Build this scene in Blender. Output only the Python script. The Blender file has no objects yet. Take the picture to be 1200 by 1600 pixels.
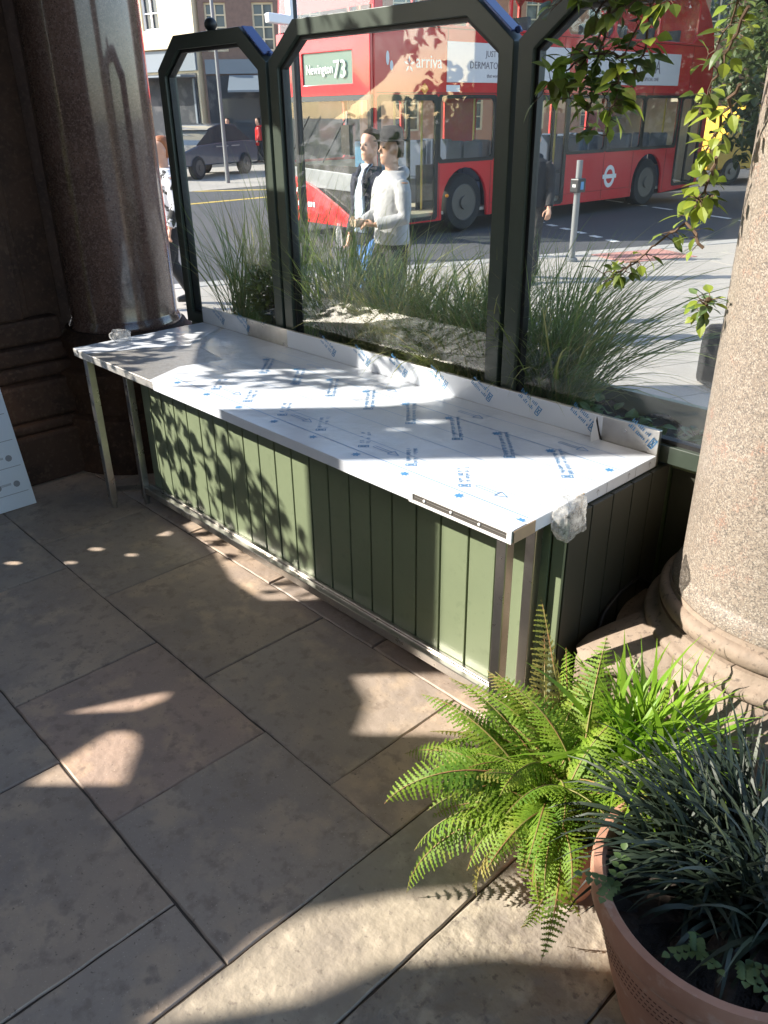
import bpy, bmesh, math, random
from mathutils import Vector, Matrix
from mathutils.geometry import delaunay_2d_cdt
from math import sin, cos, pi, radians as R, sqrt
random.seed(7)
S = bpy.context.scene
COL = S.collection
# ------------------------------------------------------------ camera
F_PX, PITCH, YAW, ROLL = 1256.96, 0.46124, 0.8165, -0.01432
fw = Vector((-sin(YAW)*cos(PITCH), cos(YAW)*cos(PITCH), -sin(PITCH)))
r0 = Vector((cos(YAW), sin(YAW), 0)); u0 = r0.cross(fw)
rr = cos(ROLL)*r0 + sin(ROLL)*u0; uu = -sin(ROLL)*r0 + cos(ROLL)*u0
cam = bpy.data.objects.new('camera', bpy.data.cameras.new('camera')); COL.objects.link(cam)
M = Matrix.Identity(4)
for i in range(3):
    M[i][0] = rr[i]; M[i][1] = uu[i]; M[i][2] = -fw[i]
M[0][3], M[1][3], M[2][3] = 1.19873, -1.61901, 1.95
cam.matrix_world = M
cam.data.sensor_fit = 'VERTICAL'; cam.data.sensor_height = 32.0
cam.data.lens = F_PX/1600*32.0; cam.data.clip_end = 2000; cam.data.clip_start = .05
S.camera = cam
# ------------------------------------------------------------ sky, sun, exposure
AZ, EL = R(47), R(32)
SA, CA, TE = sin(AZ), cos(AZ), math.tan(EL)
W = bpy.data.worlds.new('World'); S.world = W; W.use_nodes = True
nt = W.node_tree
sky = nt.nodes.new('ShaderNodeTexSky'); sky.sky_type = 'NISHITA'; sky.sun_disc = False
sky.sun_elevation = EL; sky.sun_rotation = math.atan2(-CA, -SA)
nt.links.new(sky.outputs[0], nt.nodes['Background'].inputs[0]); nt.nodes['Background'].inputs[1].default_value = 0.15
sun = bpy.data.objects.new('sun', bpy.data.lights.new('sun', 'SUN')); COL.objects.link(sun)
sun.data.energy = 4.0; sun.data.angle = R(.5); sun.data.color = (1, .93, .82)
sd = Vector((cos(EL)*CA, cos(EL)*SA, -sin(EL)))
sun.rotation_euler = sd.to_track_quat('-Z', 'Y').to_euler()
S.view_settings.view_transform = 'Standard'; S.view_settings.look = 'None'; S.view_settings.gamma = 1
S.view_settings.exposure = 1.58
# ------------------------------------------------------------ materials
def mat(name, base, rough=.6, metal=0, var=None, speck=None, bump=None, coat=0, spec=.5, alpha=None, sss=0, rvar=0, transl=0):
    """var=[(scale,colour,lo,hi)], speck same with voronoi, bump=(scale,dist)"""
    m = bpy.data.materials.new(name); m.use_nodes = True
    t = m.node_tree; b = t.nodes['Principled BSDF']; N = t.nodes.new; L = t.links.new
    b.inputs['Base Color'].default_value = (*base, 1); b.inputs['Roughness'].default_value = rough
    b.inputs['Metallic'].default_value = metal; b.inputs['Specular IOR Level'].default_value = spec
    if coat: b.inputs['Coat Weight'].default_value = coat; b.inputs['Coat Roughness'].default_value = .04
    tc = N('ShaderNodeTexCoord'); prev = None
    def layer(prev, fac, colr):
        mx = N('ShaderNodeMix'); mx.data_type = 'RGBA'; L(fac, mx.inputs[0])
        if prev is None: mx.inputs[6].default_value = (*base, 1)
        else: L(prev, mx.inputs[6])
        mx.inputs[7].default_value = (*colr, 1); return mx.outputs[2]
    for k, (sc, colr, lo, hi) in enumerate(var or []):
        n = N('ShaderNodeTexNoise'); n.inputs['Scale'].default_value = sc; n.inputs['Detail'].default_value = 6; n.inputs['Roughness'].default_value = .6
        mp = N('ShaderNodeMapping'); mp.inputs['Location'].default_value = (k*3.7, k*1.9, k*2.3); L(tc.outputs['Object'], mp.inputs[0]); L(mp.outputs[0], n.inputs[0])
        mr = N('ShaderNodeMapRange'); mr.inputs[1].default_value = lo; mr.inputs[2].default_value = hi; L(n.outputs[0], mr.inputs[0])
        prev = layer(prev, mr.outputs[0], colr)
        if rvar and k == 0:
            m2 = N('ShaderNodeMapRange'); m2.inputs[3].default_value = rough-rvar; m2.inputs[4].default_value = rough+rvar; L(n.outputs[0], m2.inputs[0]); L(m2.outputs[0], b.inputs['Roughness'])
    for (sc, colr, lo, hi) in speck or []:
        v = N('ShaderNodeTexVoronoi'); v.inputs['Scale'].default_value = sc; L(tc.outputs['Object'], v.inputs[0])
        sp = N('ShaderNodeSeparateColor'); L(v.outputs['Color'], sp.inputs[0])
        mr = N('ShaderNodeMapRange'); mr.inputs[1].default_value = lo; mr.inputs[2].default_value = hi; L(sp.outputs[0], mr.inputs[0])
        prev = layer(prev, mr.outputs[0], colr)
    if prev is not None: L(prev, b.inputs['Base Color'])
    if bump:
        n = N('ShaderNodeTexNoise'); n.inputs['Scale'].default_value = bump[0]; n.inputs['Detail'].default_value = 8; L(tc.outputs['Object'], n.inputs[0])
        bp = N('ShaderNodeBump'); bp.inputs['Strength'].default_value = .6; bp.inputs['Distance'].default_value = bump[1]; L(n.outputs[0], bp.inputs['Height']); L(bp.outputs[0], b.inputs['Normal'])
    if transl:
        tr = N('ShaderNodeBsdfTranslucent'); mx = N('ShaderNodeMixShader'); mx.inputs[0].default_value = transl
        if prev is not None: L(prev, tr.inputs[0])
        else: tr.inputs[0].default_value = (*base, 1)
        L(b.outputs[0], mx.inputs[1]); L(tr.outputs[0], mx.inputs[2]); L(mx.outputs[0], t.nodes['Material Output'].inputs[0])
    return m

def glass(name, tint=(1, 1, 1), dust=.03, ior=1.5, dustcol=(.7, .7, .68), scale=2.5):
    m = bpy.data.materials.new(name); m.use_nodes = True; t = m.node_tree; t.nodes.clear(); N = t.nodes.new; L = t.links.new
    out = N('ShaderNodeOutputMaterial'); tr = N('ShaderNodeBsdfTransparent'); tr.inputs[0].default_value = (*tint, 1)
    gl = N('ShaderNodeBsdfGlossy'); gl.inputs['Roughness'].default_value = .0
    fr = N('ShaderNodeFresnel'); ge = N('ShaderNodeNewGeometry'); io = N('ShaderNodeMapRange'); io.inputs[3].default_value = ior; io.inputs[4].default_value = 1/ior; L(ge.outputs['Backfacing'], io.inputs[0]); L(io.outputs[0], fr.inputs[0])
    a = N('ShaderNodeMixShader'); L(fr.outputs[0], a.inputs[0]); L(tr.outputs[0], a.inputs[1]); L(gl.outputs[0], a.inputs[2])
    df = N('ShaderNodeBsdfDiffuse'); df.inputs[0].default_value = (*dustcol, 1)
    tl = N('ShaderNodeBsdfTranslucent'); tl.inputs[0].default_value = (*dustcol, 1)
    d2 = N('ShaderNodeMixShader'); d2.inputs[0].default_value = .35; L(df.outputs[0], d2.inputs[1]); L(tl.outputs[0], d2.inputs[2])
    tc = N('ShaderNodeTexCoord'); n = N('ShaderNodeTexNoise'); n.inputs['Scale'].default_value = scale; n.inputs['Detail'].default_value = 9; n.inputs['Roughness'].default_value = .7; L(tc.outputs['Object'], n.inputs[0])
    mr = N('ShaderNodeMapRange'); mr.inputs[1].default_value = .35; mr.inputs[2].default_value = .75; mr.inputs[3].default_value = dust*.3; mr.inputs[4].default_value = dust*2.2; L(n.outputs[0], mr.inputs[0])
    b = N('ShaderNodeMixShader'); L(mr.outputs[0], b.inputs[0]); L(a.outputs[0], b.inputs[1]); L(d2.outputs[0], b.inputs[2]); L(b.outputs[0], out.inputs[0])
    return m

MT = {}
MT['flag'] = mat('york_stone', (0.435, 0.335, 0.257), .58, var=[(1.6, (0.345, 0.274, 0.226), .42, .58), (5, (0.508, 0.384, 0.281), .5, .64), (17, (0.314, 0.242, 0.191), .53, .66), (75, (0.205, 0.160, 0.125), .635, .69), (140, (0.581, 0.462, 0.362), .63, .68)], bump=(20, .009), rvar=.15)
MT['flag2'] = mat('york_stone_grey', (0.405, 0.330, 0.271), .56, var=[(1.3, (0.333, 0.274, 0.236), .42, .58), (6, (0.472, 0.369, 0.281), .5, .64), (19, (0.303, 0.242, 0.197), .53, .66), (80, (0.205, 0.164, 0.131), .635, .69), (150, (0.556, 0.462, 0.372), .63, .68)], bump=(18, .009), rvar=.15)
MT['flag3'] = mat('york_stone_pink', (0.447, 0.319, 0.252), .58, var=[(1.5, (0.363, 0.274, 0.226), .42, .58), (7, (0.521, 0.374, 0.271), .5, .64), (18, (0.314, 0.231, 0.186), .53, .66), (70, (0.205, 0.154, 0.125), .635, .69), (140, (0.581, 0.451, 0.362), .63, .68)], bump=(21, .009), rvar=.15)
MT['threshold'] = mat('threshold_stone', (.37, .315, .245), .62, var=[(2.5, (.31, .265, .215), .42, .6), (12, (.45, .385, .3), .5, .66), (45, (.25, .21, .17), .6, .67)], bump=(22, .012))
MT['worn'] = mat('worn_stone', (.34, .295, .235), .75, var=[(3, (.25, .215, .18), .42, .6), (11, (.43, .37, .29), .5, .62), (35, (.2, .17, .145), .56, .66)], bump=(11, .04))
MT['joint'] = mat('joint_mortar', (.09, .075, .062), .9, var=[(12, (.09, .075, .06), .45, .7)])
MT['enddark'] = mat('dark_side_boards', (.045, .045, .034), .5)  # side boards coloured much darker than the front boards
MT['green'] = mat('sage_green_paint', (.172, .208, .126), .42, var=[(3, (.16, .194, .118), .42, .6), (26, (.15, .183, .11), .58, .68)], rvar=.08)
MT['greenframe'] = mat('shade_darkened_green_paint', (.05, .066, .052), .36, var=[(5, (.044, .058, .046), .4, .7)])  # same green paint as the boards, darkened to carry the frames' shade
MT['groove'] = mat('board_groove', (.03, .04, .025), .7)
MT['steel'] = mat('brushed_steel', (.55, .53, .5), .3, 1, var=[(25, (.48, .46, .43), .4, .7)], rvar=.1)
MT['steeltop'] = mat('scuffed_steel', (.62, .6, .57), .5, .85, var=[(30, (.52, .5, .47), .45, .6), (90, (.66, .65, .63), .55, .65)], bump=(60, .002), rvar=.1)
MT['film'] = mat('white_protective_film', (.70, .735, .79), .2, spec=.6, var=[(2.2, (.67, .71, .78), .4, .7)], bump=(5, .014))
MT['blue'] = mat('blue_film_print', (.07, .25, .5), .3)
MT['bluepale'] = mat('pale_blue_film_print', (.12, .28, .52), .3)
MT['greyprint'] = mat('grey_film_print', (.25, .25, .27), .4)
MT['tan'] = mat('brown_tape', (.42, .3, .19), .5, var=[(30, (.36, .26, .17), .4, .7)])
MT['black'] = mat('black_plastic', (.015, .015, .016), .45)
MT['bubble'] = glass('bubble_wrap_plastic', (.93, .94, .95), .34, 1.45, (.85, .84, .82), 45)
MT['granite_r'] = mat('polished_red_granite', (.165, .095, .072), .18, coat=.6, var=[(6, (.115, .066, .052), .42, .6), (50, (.2, .125, .1), .5, .62)], speck=[(230, (.24, .16, .13), .8, 1.0), (170, (.08, .048, .04), .8, 1.0)])
MT['granite_l'] = mat('pale_pink_granite', (.275, .228, .185), .45, var=[(15, (.31, .19, .145), .55, .66), (4, (.25, .205, .165), .45, .6), (140, (.2, .17, .145), .5, .56)], speck=[(330, (.12, .105, .095), .66, .8), (270, (.35, .31, .265), .72, .86)])
MT['base'] = mat('column_base_stone', (.275, .212, .162), .72, var=[(5, (.22, .168, .128), .45, .62), (18, (.24, .188, .146), .5, .64), (60, (.12, .092, .072), .57, .68)], bump=(20, .012))
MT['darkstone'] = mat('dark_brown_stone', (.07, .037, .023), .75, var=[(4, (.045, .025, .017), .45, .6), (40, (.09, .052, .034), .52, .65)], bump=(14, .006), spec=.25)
MT['soot'] = mat('sooty_loggia_stone', (.12, .1, .085), .85, var=[(2, (.09, .075, .065), .4, .7)])
MT['terracotta'] = mat('terracotta', (.48, .255, .175), .78, var=[(8, (.42, .21, .14), .42, .6), (25, (.52, .33, .25), .54, .66)], bump=(45, .003))
MT['tcdark'] = mat('terracotta_holes', (.13, .06, .04), .9)
MT['soil'] = mat('dark_soil', (.035, .026, .02), .95, var=[(30, (.06, .042, .03), .5, .75)], bump=(35, .02))
MT['asphalt'] = mat('asphalt', (.06, .063, .07), .8, var=[(.6, (.075, .077, .082), .4, .7), (60, (.045, .047, .05), .5, .7)], bump=(90, .004))
MT['paving'] = mat('pavement_slab_stone', (.34, .315, .28), .8, var=[(.9, (.29, .27, .245), .4, .7), (25, (.37, .345, .31), .5, .8)], bump=(50, .003))
MT['redtac'] = mat('red_tactile_paving', (.4, .2, .17), .8, var=[(8, (.36, .19, .16), .4, .7)])
MT['kerb'] = mat('granite_kerb', (.34, .33, .31), .8, var=[(30, (.27, .26, .25), .5, .7)])
MT['white'] = mat('white_road_paint', (.7, .7, .68), .6)
MT['yellow'] = mat('yellow_road_paint', (.62, .45, .08), .6)
MT['busred'] = mat('bus_red_paint', (.62, .02, .026), .25, coat=.5, var=[(1.2, (.56, .022, .028), .4, .7)])
MT['busblack'] = mat('bus_black_trim', (.02, .021, .023), .25)
MT['busgrey'] = mat('bus_grey_bumper', (.2, .21, .215), .4)
MT['businside'] = mat('bus_interior', (.5, .45, .38), .7)
MT['seat'] = mat('bus_seat_fabric', (.07, .09, .15), .9)
MT['pole_y'] = mat('yellow_grab_pole', (.6, .5, .1), .4)
MT['busglass'] = glass('bus_window_glass', (.9, .92, .88), .03)
MT['glass'] = glass('screen_glass', (.97, .985, .975), .026, ior=1.5)
MT['carglass'] = glass('car_window_glass', (.25, .28, .3), .01)
MT['ad'] = mat('advert_board', (.74, .7, .7), .5)
MT['adpurple'] = mat('advert_text_grey', (.18, .15, .17), .5)
MT['signwhite'] = mat('white_vinyl', (.8, .8, .8), .4)
MT['display'] = mat('route_display_screen', (.1, .17, .15), .2)
MT['tyre'] = mat('tyre_rubber', (.02, .02, .021), .8)
MT['rim'] = mat('wheel_rim', (.12, .11, .1), .5, .4)
MT['carblue'] = mat('dark_blue_car_paint', (.06, .075, .11), .2, coat=.8)
MT['silver'] = mat('silver_paint', (.5, .52, .54), .25, .5)
MT['lampred'] = mat('red_lens', (.5, .02, .02), .2)
MT['amber'] = mat('amber_lens', (.8, .3, .03), .3)
MT['skin'] = mat('skin', (.52, .3, .21), .55, var=[(9, (.47, .26, .18), .4, .7)])
MT['skin2'] = mat('tanned_skin', (.4, .22, .14), .55, var=[(9, (.36, .2, .13), .4, .7)])
MT['hair'] = mat('dark_hair', (.03, .022, .018), .9, spec=.1, bump=(60, .01))
MT['orangehair'] = mat('auburn_hair', (.28, .1, .035), .5, bump=(60, .01))
MT['navy'] = mat('dark_navy_jacket', (.04, .042, .06), .9, spec=.15, bump=(22, .05))
MT['hoodie'] = mat('pale_grey_hoodie', (.36, .36, .365), .95, spec=.1, bump=(16, .02))
MT['shirt'] = mat('pale_blue_shirt', (.42, .5, .6), .8, bump=(20, .008))
MT['jeans'] = mat('blue_denim', (.09, .19, .42), .9, spec=.15, bump=(20, .05))
MT['darktrouser'] = mat('dark_trousers', (.05, .046, .043), .9, spec=.15, bump=(20, .05))
MT['hat'] = mat('charcoal_felt', (.022, .021, .021), .95, spec=.1, bump=(50, .004))
MT['blackcloth'] = mat('black_cloth', (.02, .02, .022), .9)
MT['patterncloth'] = mat('black_and_white_cloth', (.6, .6, .62), .9, var=[(9, (.02, .02, .02), .5, .56)])
MT['cream'] = mat('cream_stucco', (.66, .56, .38), .8, var=[(1.2, (.6, .51, .35), .4, .7)])
MT['brownbrick'] = mat('brown_brick', (.2, .13, .1), .85, var=[(6, (.15, .1, .08), .4, .7)])
MT['orangebrick'] = mat('orange_brick', (.42, .2, .12), .85, var=[(4, (.35, .17, .11), .4, .7)])
MT['shopdark'] = mat('dark_shopfront', (.035, .04, .048), .6, spec=.2, var=[(1.5, (.08, .08, .085), .5, .6)])
MT['winglass'] = mat('dark_window_glass', (.04, .05, .06), .06, spec=.8)
MT['fascia'] = mat('blue_grey_fascia', (.16, .19, .22), .5)
MT['galv'] = mat('galvanised_steel', (.2, .205, .21), .5, .4)
MT['cctvwhite'] = mat('white_plastic', (.75, .76, .78), .35)
MT['skystrip'] = mat('sky_tinted_strip', (.07, .1, .24), .25, .3)  # navy colour stands in for sky mirrored in the metal strip
MT['bark'] = mat('dark_bark', (.09, .065, .05), .9, bump=(12, .03))
MT['stem'] = mat('vine_stem', (.1, .06, .035), .8)
MT['greenstem'] = mat('young_green_stem', (.32, .38, .08), .6)
def leafmat(n, a, b, c=None, rough=.45, tr=.35, sc=6):
    v = [(sc, b, .38, .68)]
    if c: v.append((sc*2.3, c, .55, .75))
    return mat(n, a, rough, var=v, transl=tr)
MT['vine'] = leafmat('vine_leaf', (.075, .125, .025), (.17, .2, .03), (.11, .06, .03), tr=.4)
MT['vinelight'] = leafmat('young_vine_leaf', (.3, .36, .045), (.2, .3, .04), tr=.45)
MT['fern'] = leafmat('fern_leaf', (.24, .36, .03), (.11, .24, .02), (.35, .37, .06), sc=7, tr=.42, rough=.6)
MT['ferndry'] = leafmat('ageing_fern_leaf', (.33, .29, .08), (.2, .24, .04), (.36, .24, .1), sc=8, tr=.4)
MT['rachis'] = mat('fern_rachis', (.22, .2, .06), .7, var=[(9, (.26, .13, .05), .45, .6)])
MT['spider'] = leafmat('bright_strap_leaf', (.17, .34, .02), (.3, .44, .05), tr=.45)
MT['mondo'] = leafmat('dark_grass_leaf', (.02, .034, .022), (.032, .05, .03), (.055, .07, .03), rough=.5, tr=.15)
MT['grass1'] = leafmat('green_grass_blade', (.17, .25, .06), (.25, .3, .09), tr=.4, sc=4)
MT['grass2'] = leafmat('straw_grass_blade', (.4, .36, .14), (.27, .3, .09), tr=.4, sc=4)
MT['bush'] = leafmat('yellow_green_leaf', (.3, .34, .05), (.14, .2, .03), tr=.4)
MT['pelarg'] = leafmat('soft_green_leaf', (.1, .17, .06), (.15, .22, .08), tr=.3)
MT['tree'] = leafmat('tree_leaf', (.05, .08, .025), (.09, .12, .035), tr=.35, sc=.7)
# ------------------------------------------------------------ mesh builder
class MB:
    def __init__(s): s.v = []; s.f = []; s.mi = []; s.cur = 0
    def add(s, vs, fs):
        o = len(s.v); s.v += [tuple(x) for x in vs]; s.f += [tuple(o+i for i in f) for f in fs]; s.mi += [s.cur]*len(fs); return s
    def box(s, x0, x1, y0, y1, z0, z1):
        v = [(x, y, z) for z in (z0, z1) for y in (y0, y1) for x in (x0, x1)]
        return s.add(v, [(0, 2, 3, 1), (4, 5, 7, 6), (0, 1, 5, 4), (2, 6, 7, 3), (0, 4, 6, 2), (1, 3, 7, 5)])
    def obox(s, c, ax, ay, az):
        c, ax, ay, az = map(Vector, (c, ax, ay, az)); v = [c+i*ax+j*ay+k*az for k in (-1, 1) for j in (-1, 1) for i in (-1, 1)]
        return s.add(v, [(0, 2, 3, 1), (4, 5, 7, 6), (0, 1, 5, 4), (2, 6, 7, 3), (0, 4, 6, 2), (1, 3, 7, 5)])
    def poly(s, pts): return s.add(pts, [tuple(range(len(pts)))])
    def plate(s, loops, f0, f1):
        """polygon with holes: loops[0] outer, f0/f1 map a 2-D point to front/back 3-D"""
        flat = [p for l in loops for p in l]; n = len(flat)
        if len(loops) == 1 and n == 4: tris = [(0, 1, 2, 3)]
        else:
            ed = []; o = 0
            for l in loops: ed += [(o+i, o+(i+1) % len(l)) for i in range(len(l))]; o += len(l)
            cv, _, cf, ov, _, _ = delaunay_2d_cdt([Vector((p[0], p[1])) for p in flat], ed, [], 0, 1e-6)
            def inside(x, y):
                c = False
                for l in loops:
                    for i in range(len(l)):
                        (x1, y1), (x2, y2) = l[i-1][:2], l[i][:2]
                        if (y1 > y) != (y2 > y) and x < (x2-x1)*(y-y1)/(y2-y1)+x1: c = not c
                return c
            tris = []
            for f in cf:
                if all(ov[i] for i in f):
                    q = [flat[ov[i][0]] for i in f]
                    if inside(sum(p[0] for p in q)/3, sum(p[1] for p in q)/3): tris.append(tuple(ov[i][0] for i in f))
        vs = [f0(p) for p in flat] + [f1(p) for p in flat]
        fs = [tuple(t) for t in tris] + [tuple(n+i for i in reversed(t)) for t in tris]
        o = 0
        for l in loops:
            m = len(l)
            for i in range(m):
                j = (i+1) % m; fs.append((o+i, o+j, n+o+j, n+o+i))
            o += m
        return s.add(vs, fs)
    def rings(s, rings, closed=True, cap=True):
        n = len(rings[0]); vs = [p for r_ in rings for p in r_]; fs = []
        for k in range(len(rings)-1):
            for i in range(n if closed else n-1):
                j = (i+1) % n; fs.append((k*n+i, k*n+j, (k+1)*n+j, (k+1)*n+i))
        if cap and closed: fs += [tuple(reversed(range(n))), tuple((len(rings)-1)*n+i for i in range(n))]
        return s.add(vs, fs)
    def lathe(s, prof, c=(0, 0, 0), n=48, cap=True):
        return s.rings([[(c[0]+r_*cos(2*pi*i/n), c[1]+r_*sin(2*pi*i/n), c[2]+z) for i in range(n)] for r_, z in prof], cap=cap)
    def tube(s, pts, rad, n=8, cap=True, flat=None):
        pts = [Vector(p) for p in pts]; rad = rad if isinstance(rad, (list, tuple)) else [rad]*len(pts); out = []
        t0 = (pts[1]-pts[0]).normalized(); ref = Vector((0, 0, 1)) if abs(t0.z) < .9 else Vector((1, 0, 0)); a = t0.cross(ref).normalized()
        for i, p in enumerate(pts):
            t = (pts[min(i+1, len(pts)-1)]-pts[max(i-1, 0)]).normalized(); a = (a-a.dot(t)*t).normalized(); b = t.cross(a)
            k = flat or 1
            out.append([p+rad[i]*(cos(2*pi*j/n)*a+k*sin(2*pi*j/n)*b) for j in range(n)])
        return s.rings(out, cap=cap)
    def sphere(s, c, rx, ry=None, rz=None, n=16, m=10):
        ry = ry or rx; rz = rz or rx
        return s.rings([[(c[0]+rx*sin(pi*k/m)*cos(2*pi*i/n), c[1]+ry*sin(pi*k/m)*sin(2*pi*i/n), c[2]-rz*cos(pi*k/m)) for i in range(n)] for k in [.02]+list(range(1, m))+[m-.02]])
    def ribbon(s, pts, w, nrm):
        """blade: centre line pts, half widths w, width direction nrm"""
        vs = []; nrm = Vector(nrm)
        for p, h in zip(pts, w): vs += [Vector(p)-h*nrm, Vector(p)+h*nrm]
        return s.add(vs, [(2*i, 2*i+1, 2*i+3, 2*i+2) for i in range(len(pts)-1)])
    def build(s, name, m, parent=None, smooth=False, bevel=0, auto=None):
        me = bpy.data.meshes.new(name); me.from_pydata(s.v, [], s.f); me.update()
        for x in (m if isinstance(m, (list, tuple)) else [m]): me.materials.append(MT[x] if isinstance(x, str) else x)
        if any(s.mi): me.polygons.foreach_set('material_index', s.mi)
        bm = bmesh.new(); bm.from_mesh(me); bmesh.ops.recalc_face_normals(bm, faces=bm.faces); bm.to_mesh(me); bm.free()
        if smooth: me.polygons.foreach_set('use_smooth', [True]*len(me.polygons))
        if auto:
            me.polygons.foreach_set('use_smooth', [True]*len(me.polygons)); me.set_sharp_from_angle(angle=R(auto))
        o = bpy.data.objects.new(name, me); COL.objects.link(o)
        if parent: o.parent = parent
        if bevel:
            b = o.modifiers.new('bevel', 'BEVEL'); b.width = bevel; b.segments = 2; b.limit_method = 'ANGLE'; b.angle_limit = R(40)
        return o
def tag(o, label=None, cat=None, group=None, kind=None):
    if label: o['label'] = label
    if cat: o['category'] = cat
    if group: o['group'] = group
    if kind: o['kind'] = kind
    return o
def thing(name, label, cat, loc=(0, 0, 0), rz=0, group=None):
    o = bpy.data.objects.new(name, None); o.empty_display_size = .1; COL.objects.link(o); o.location = loc; o.rotation_euler = (0, 0, rz)
    return tag(o, label, cat, group)
def box(name, m, parent, *b, bevel=0): return MB().box(*b).build(name, m, parent, bevel=bevel)
def text(name, body, size, m, parent, o, xa, ya, align='LEFT', sx=1, ext=.002):
    cu = bpy.data.curves.new(name, 'FONT'); cu.body = body; cu.size = size; cu.align_x = align; cu.extrude = ext; cu.resolution_u = 2
    t = bpy.data.objects.new(name, cu); COL.objects.link(t); dg = bpy.context.evaluated_depsgraph_get(); dg.update()
    me = bpy.data.meshes.new_from_object(t.evaluated_get(dg)); bpy.data.objects.remove(t); bpy.data.curves.remove(cu)
    xa, ya = Vector(xa), Vector(ya); za = xa.cross(ya); o = Vector(o)
    for v in me.vertices: v.co = o + xa*v.co.x*sx + ya*v.co.y + za*v.co.z
    me.materials.clear(); me.materials.append(MT[m]); ob = bpy.data.objects.new(name, me); COL.objects.link(ob); ob.parent = parent; return ob
rnd = random.uniform
def V(*a): return Vector(a)

# ============================================================ SETTING
def clipped_line(y): return -6.39+.41*(y-8.47)            # kerb line x(y)
g = MB().poly([(-400, -200, -.06), (400, -200, -.06), (400, 900, -.06), (-400, 900, -.06)]).build('ground', 'asphalt'); g['kind'] = 'structure'
g = MB().poly([(-60, -30, -.03), (clipped_line(-30), -30, -.03), (clipped_line(80), 80, -.03), (-60, 80, -.03)]).build('road', 'asphalt'); g['kind'] = 'structure'
# pavement slabs with joints
mb = MB()
kd = Vector((.41, 1, 0)).normalized(); kn = Vector((kd.y, -kd.x, 0)); k0 = Vector((-6.39, 8.47, 0))
row = 0; a = .32
while a < 9:
    wdt = rnd(.55, .75); l = -11-rnd(0, .9)
    while l < 9:
        ln = rnd(.6, .95)
        c = k0+kd*(l+ln/2)+kn*(a+wdt/2)
        if c.y > 1.75 or c.x < -3.9: mb.obox(c+V(0, 0, -.03), kd*(ln/2-.004), kn*(wdt/2-.004), V(0, 0, .03+rnd(-.0015, .0015)))
        l += ln
    a += wdt
g = mb.build('pavement', 'paving'); g['kind'] = 'structure'
g = MB().obox(k0+kn*5.2+V(0, 0, -.045)+kd*0, kd*40, kn*5.15, V(0, 0, .035)).build('pavement_bed', 'joint'); g['kind'] = 'structure'
mb = MB(); l = -14
while l < 14:
    mb.obox(k0+kd*(l+.45)+kn*.15+V(0, 0, -.05), kd*.446, kn*.15, V(0, 0, .055)); l += .9
g = mb.build('kerb', 'kerb', bevel=.012); g['kind'] = 'structure'
mb = MB()
for i in range(3):
    for j in range(2):
        c = k0+kd*(1.15+i*.42)+kn*(.54+j*.42); mb.obox(c+V(0, 0, .004), kd*.205, kn*.205, V(0, 0, .004))
        for p in range(5):
            for q in range(5): mb.lathe([(.018, .008), (.012, .013)], c+kd*(-.16+p*.08)+kn*(-.16+q*.08), 6)
g = mb.build('tactile_strip', 'redtac'); g['kind'] = 'structure'
mb = MB()
for i in range(14):
    c = k0+kd*(2.2+.05*i)-kn*(.9+.55*i); mb.obox(V(c.x, c.y, -.027), kd*.06, kn*.12, V(0, 0, .002))
for i in range(8):
    c = k0+kd*(6+.02*i)-kn*(.9+.9*i); mb.obox(V(c.x, c.y, -.027), kd*.05, kn*.3, V(0, 0, .002))
g = mb.build('road_marking', 'white'); g['kind'] = 'structure'
mb = MB()
for i in range(2): mb.obox(V(-19.9-i*1.3, 12.6+i*1.2, -.027), V(1.7, 2.4, 0)*.9, V(.09, -.06, 0), V(0, 0, .002))
mb.obox(V(-17.5, 14, -.027), V(.1, 0, 0), V(0, 14, 0), V(0, 0, .002))
g = mb.build('yellow_road_marking', 'yellow'); g['kind'] = 'structure'
g = MB().box(-30, -20.6, -10, 40, -.029, -.02).build('far_pavement', 'paving'); g['kind'] = 'structure'

# flagstone floor of the terrace
mb = MB(); names = ['flag', 'flag2', 'flag3']
def slab(x0, x1, y0, y1, m, z=0, jt=.0028):
    mb.cur = m; j = lambda: rnd(-.002, .002)
    e = .0045; zz = z+rnd(-.001, .001)
    o = [(x0+jt+j(), y0+jt+j()), (x1-jt+j(), y0+jt+j()), (x1-jt+j(), y1-jt+j()), (x0+jt+j(), y1-jt+j())]
    # subdivided worn edge outline
    out = []
    for k in range(4):
        p, q = o[k], o[(k+1) % 4]; L = math.hypot(q[0]-p[0], q[1]-p[1]); n = max(4, int(L/.05))
        for i in range(n):
            t = i/n; out.append((p[0]+(q[0]-p[0])*t+rnd(-.0016, .0016), p[1]+(q[1]-p[1])*t+rnd(-.0016, .0016)))
    cx, cy = (x0+x1)/2, (y0+y1)/2
    ins = [(px-e*(1 if px > cx else -1)*(abs(px-cx)/(x1-x0)*2)**6, py-e*(1 if py > cy else -1)*(abs(py-cy)/(y1-y0)*2)**6) for px, py in out]
    mb.rings([[(px, py, -.05) for px, py in out], [(px, py, zz-.004) for px, py in out], [(px, py, zz) for px, py in ins]])
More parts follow.
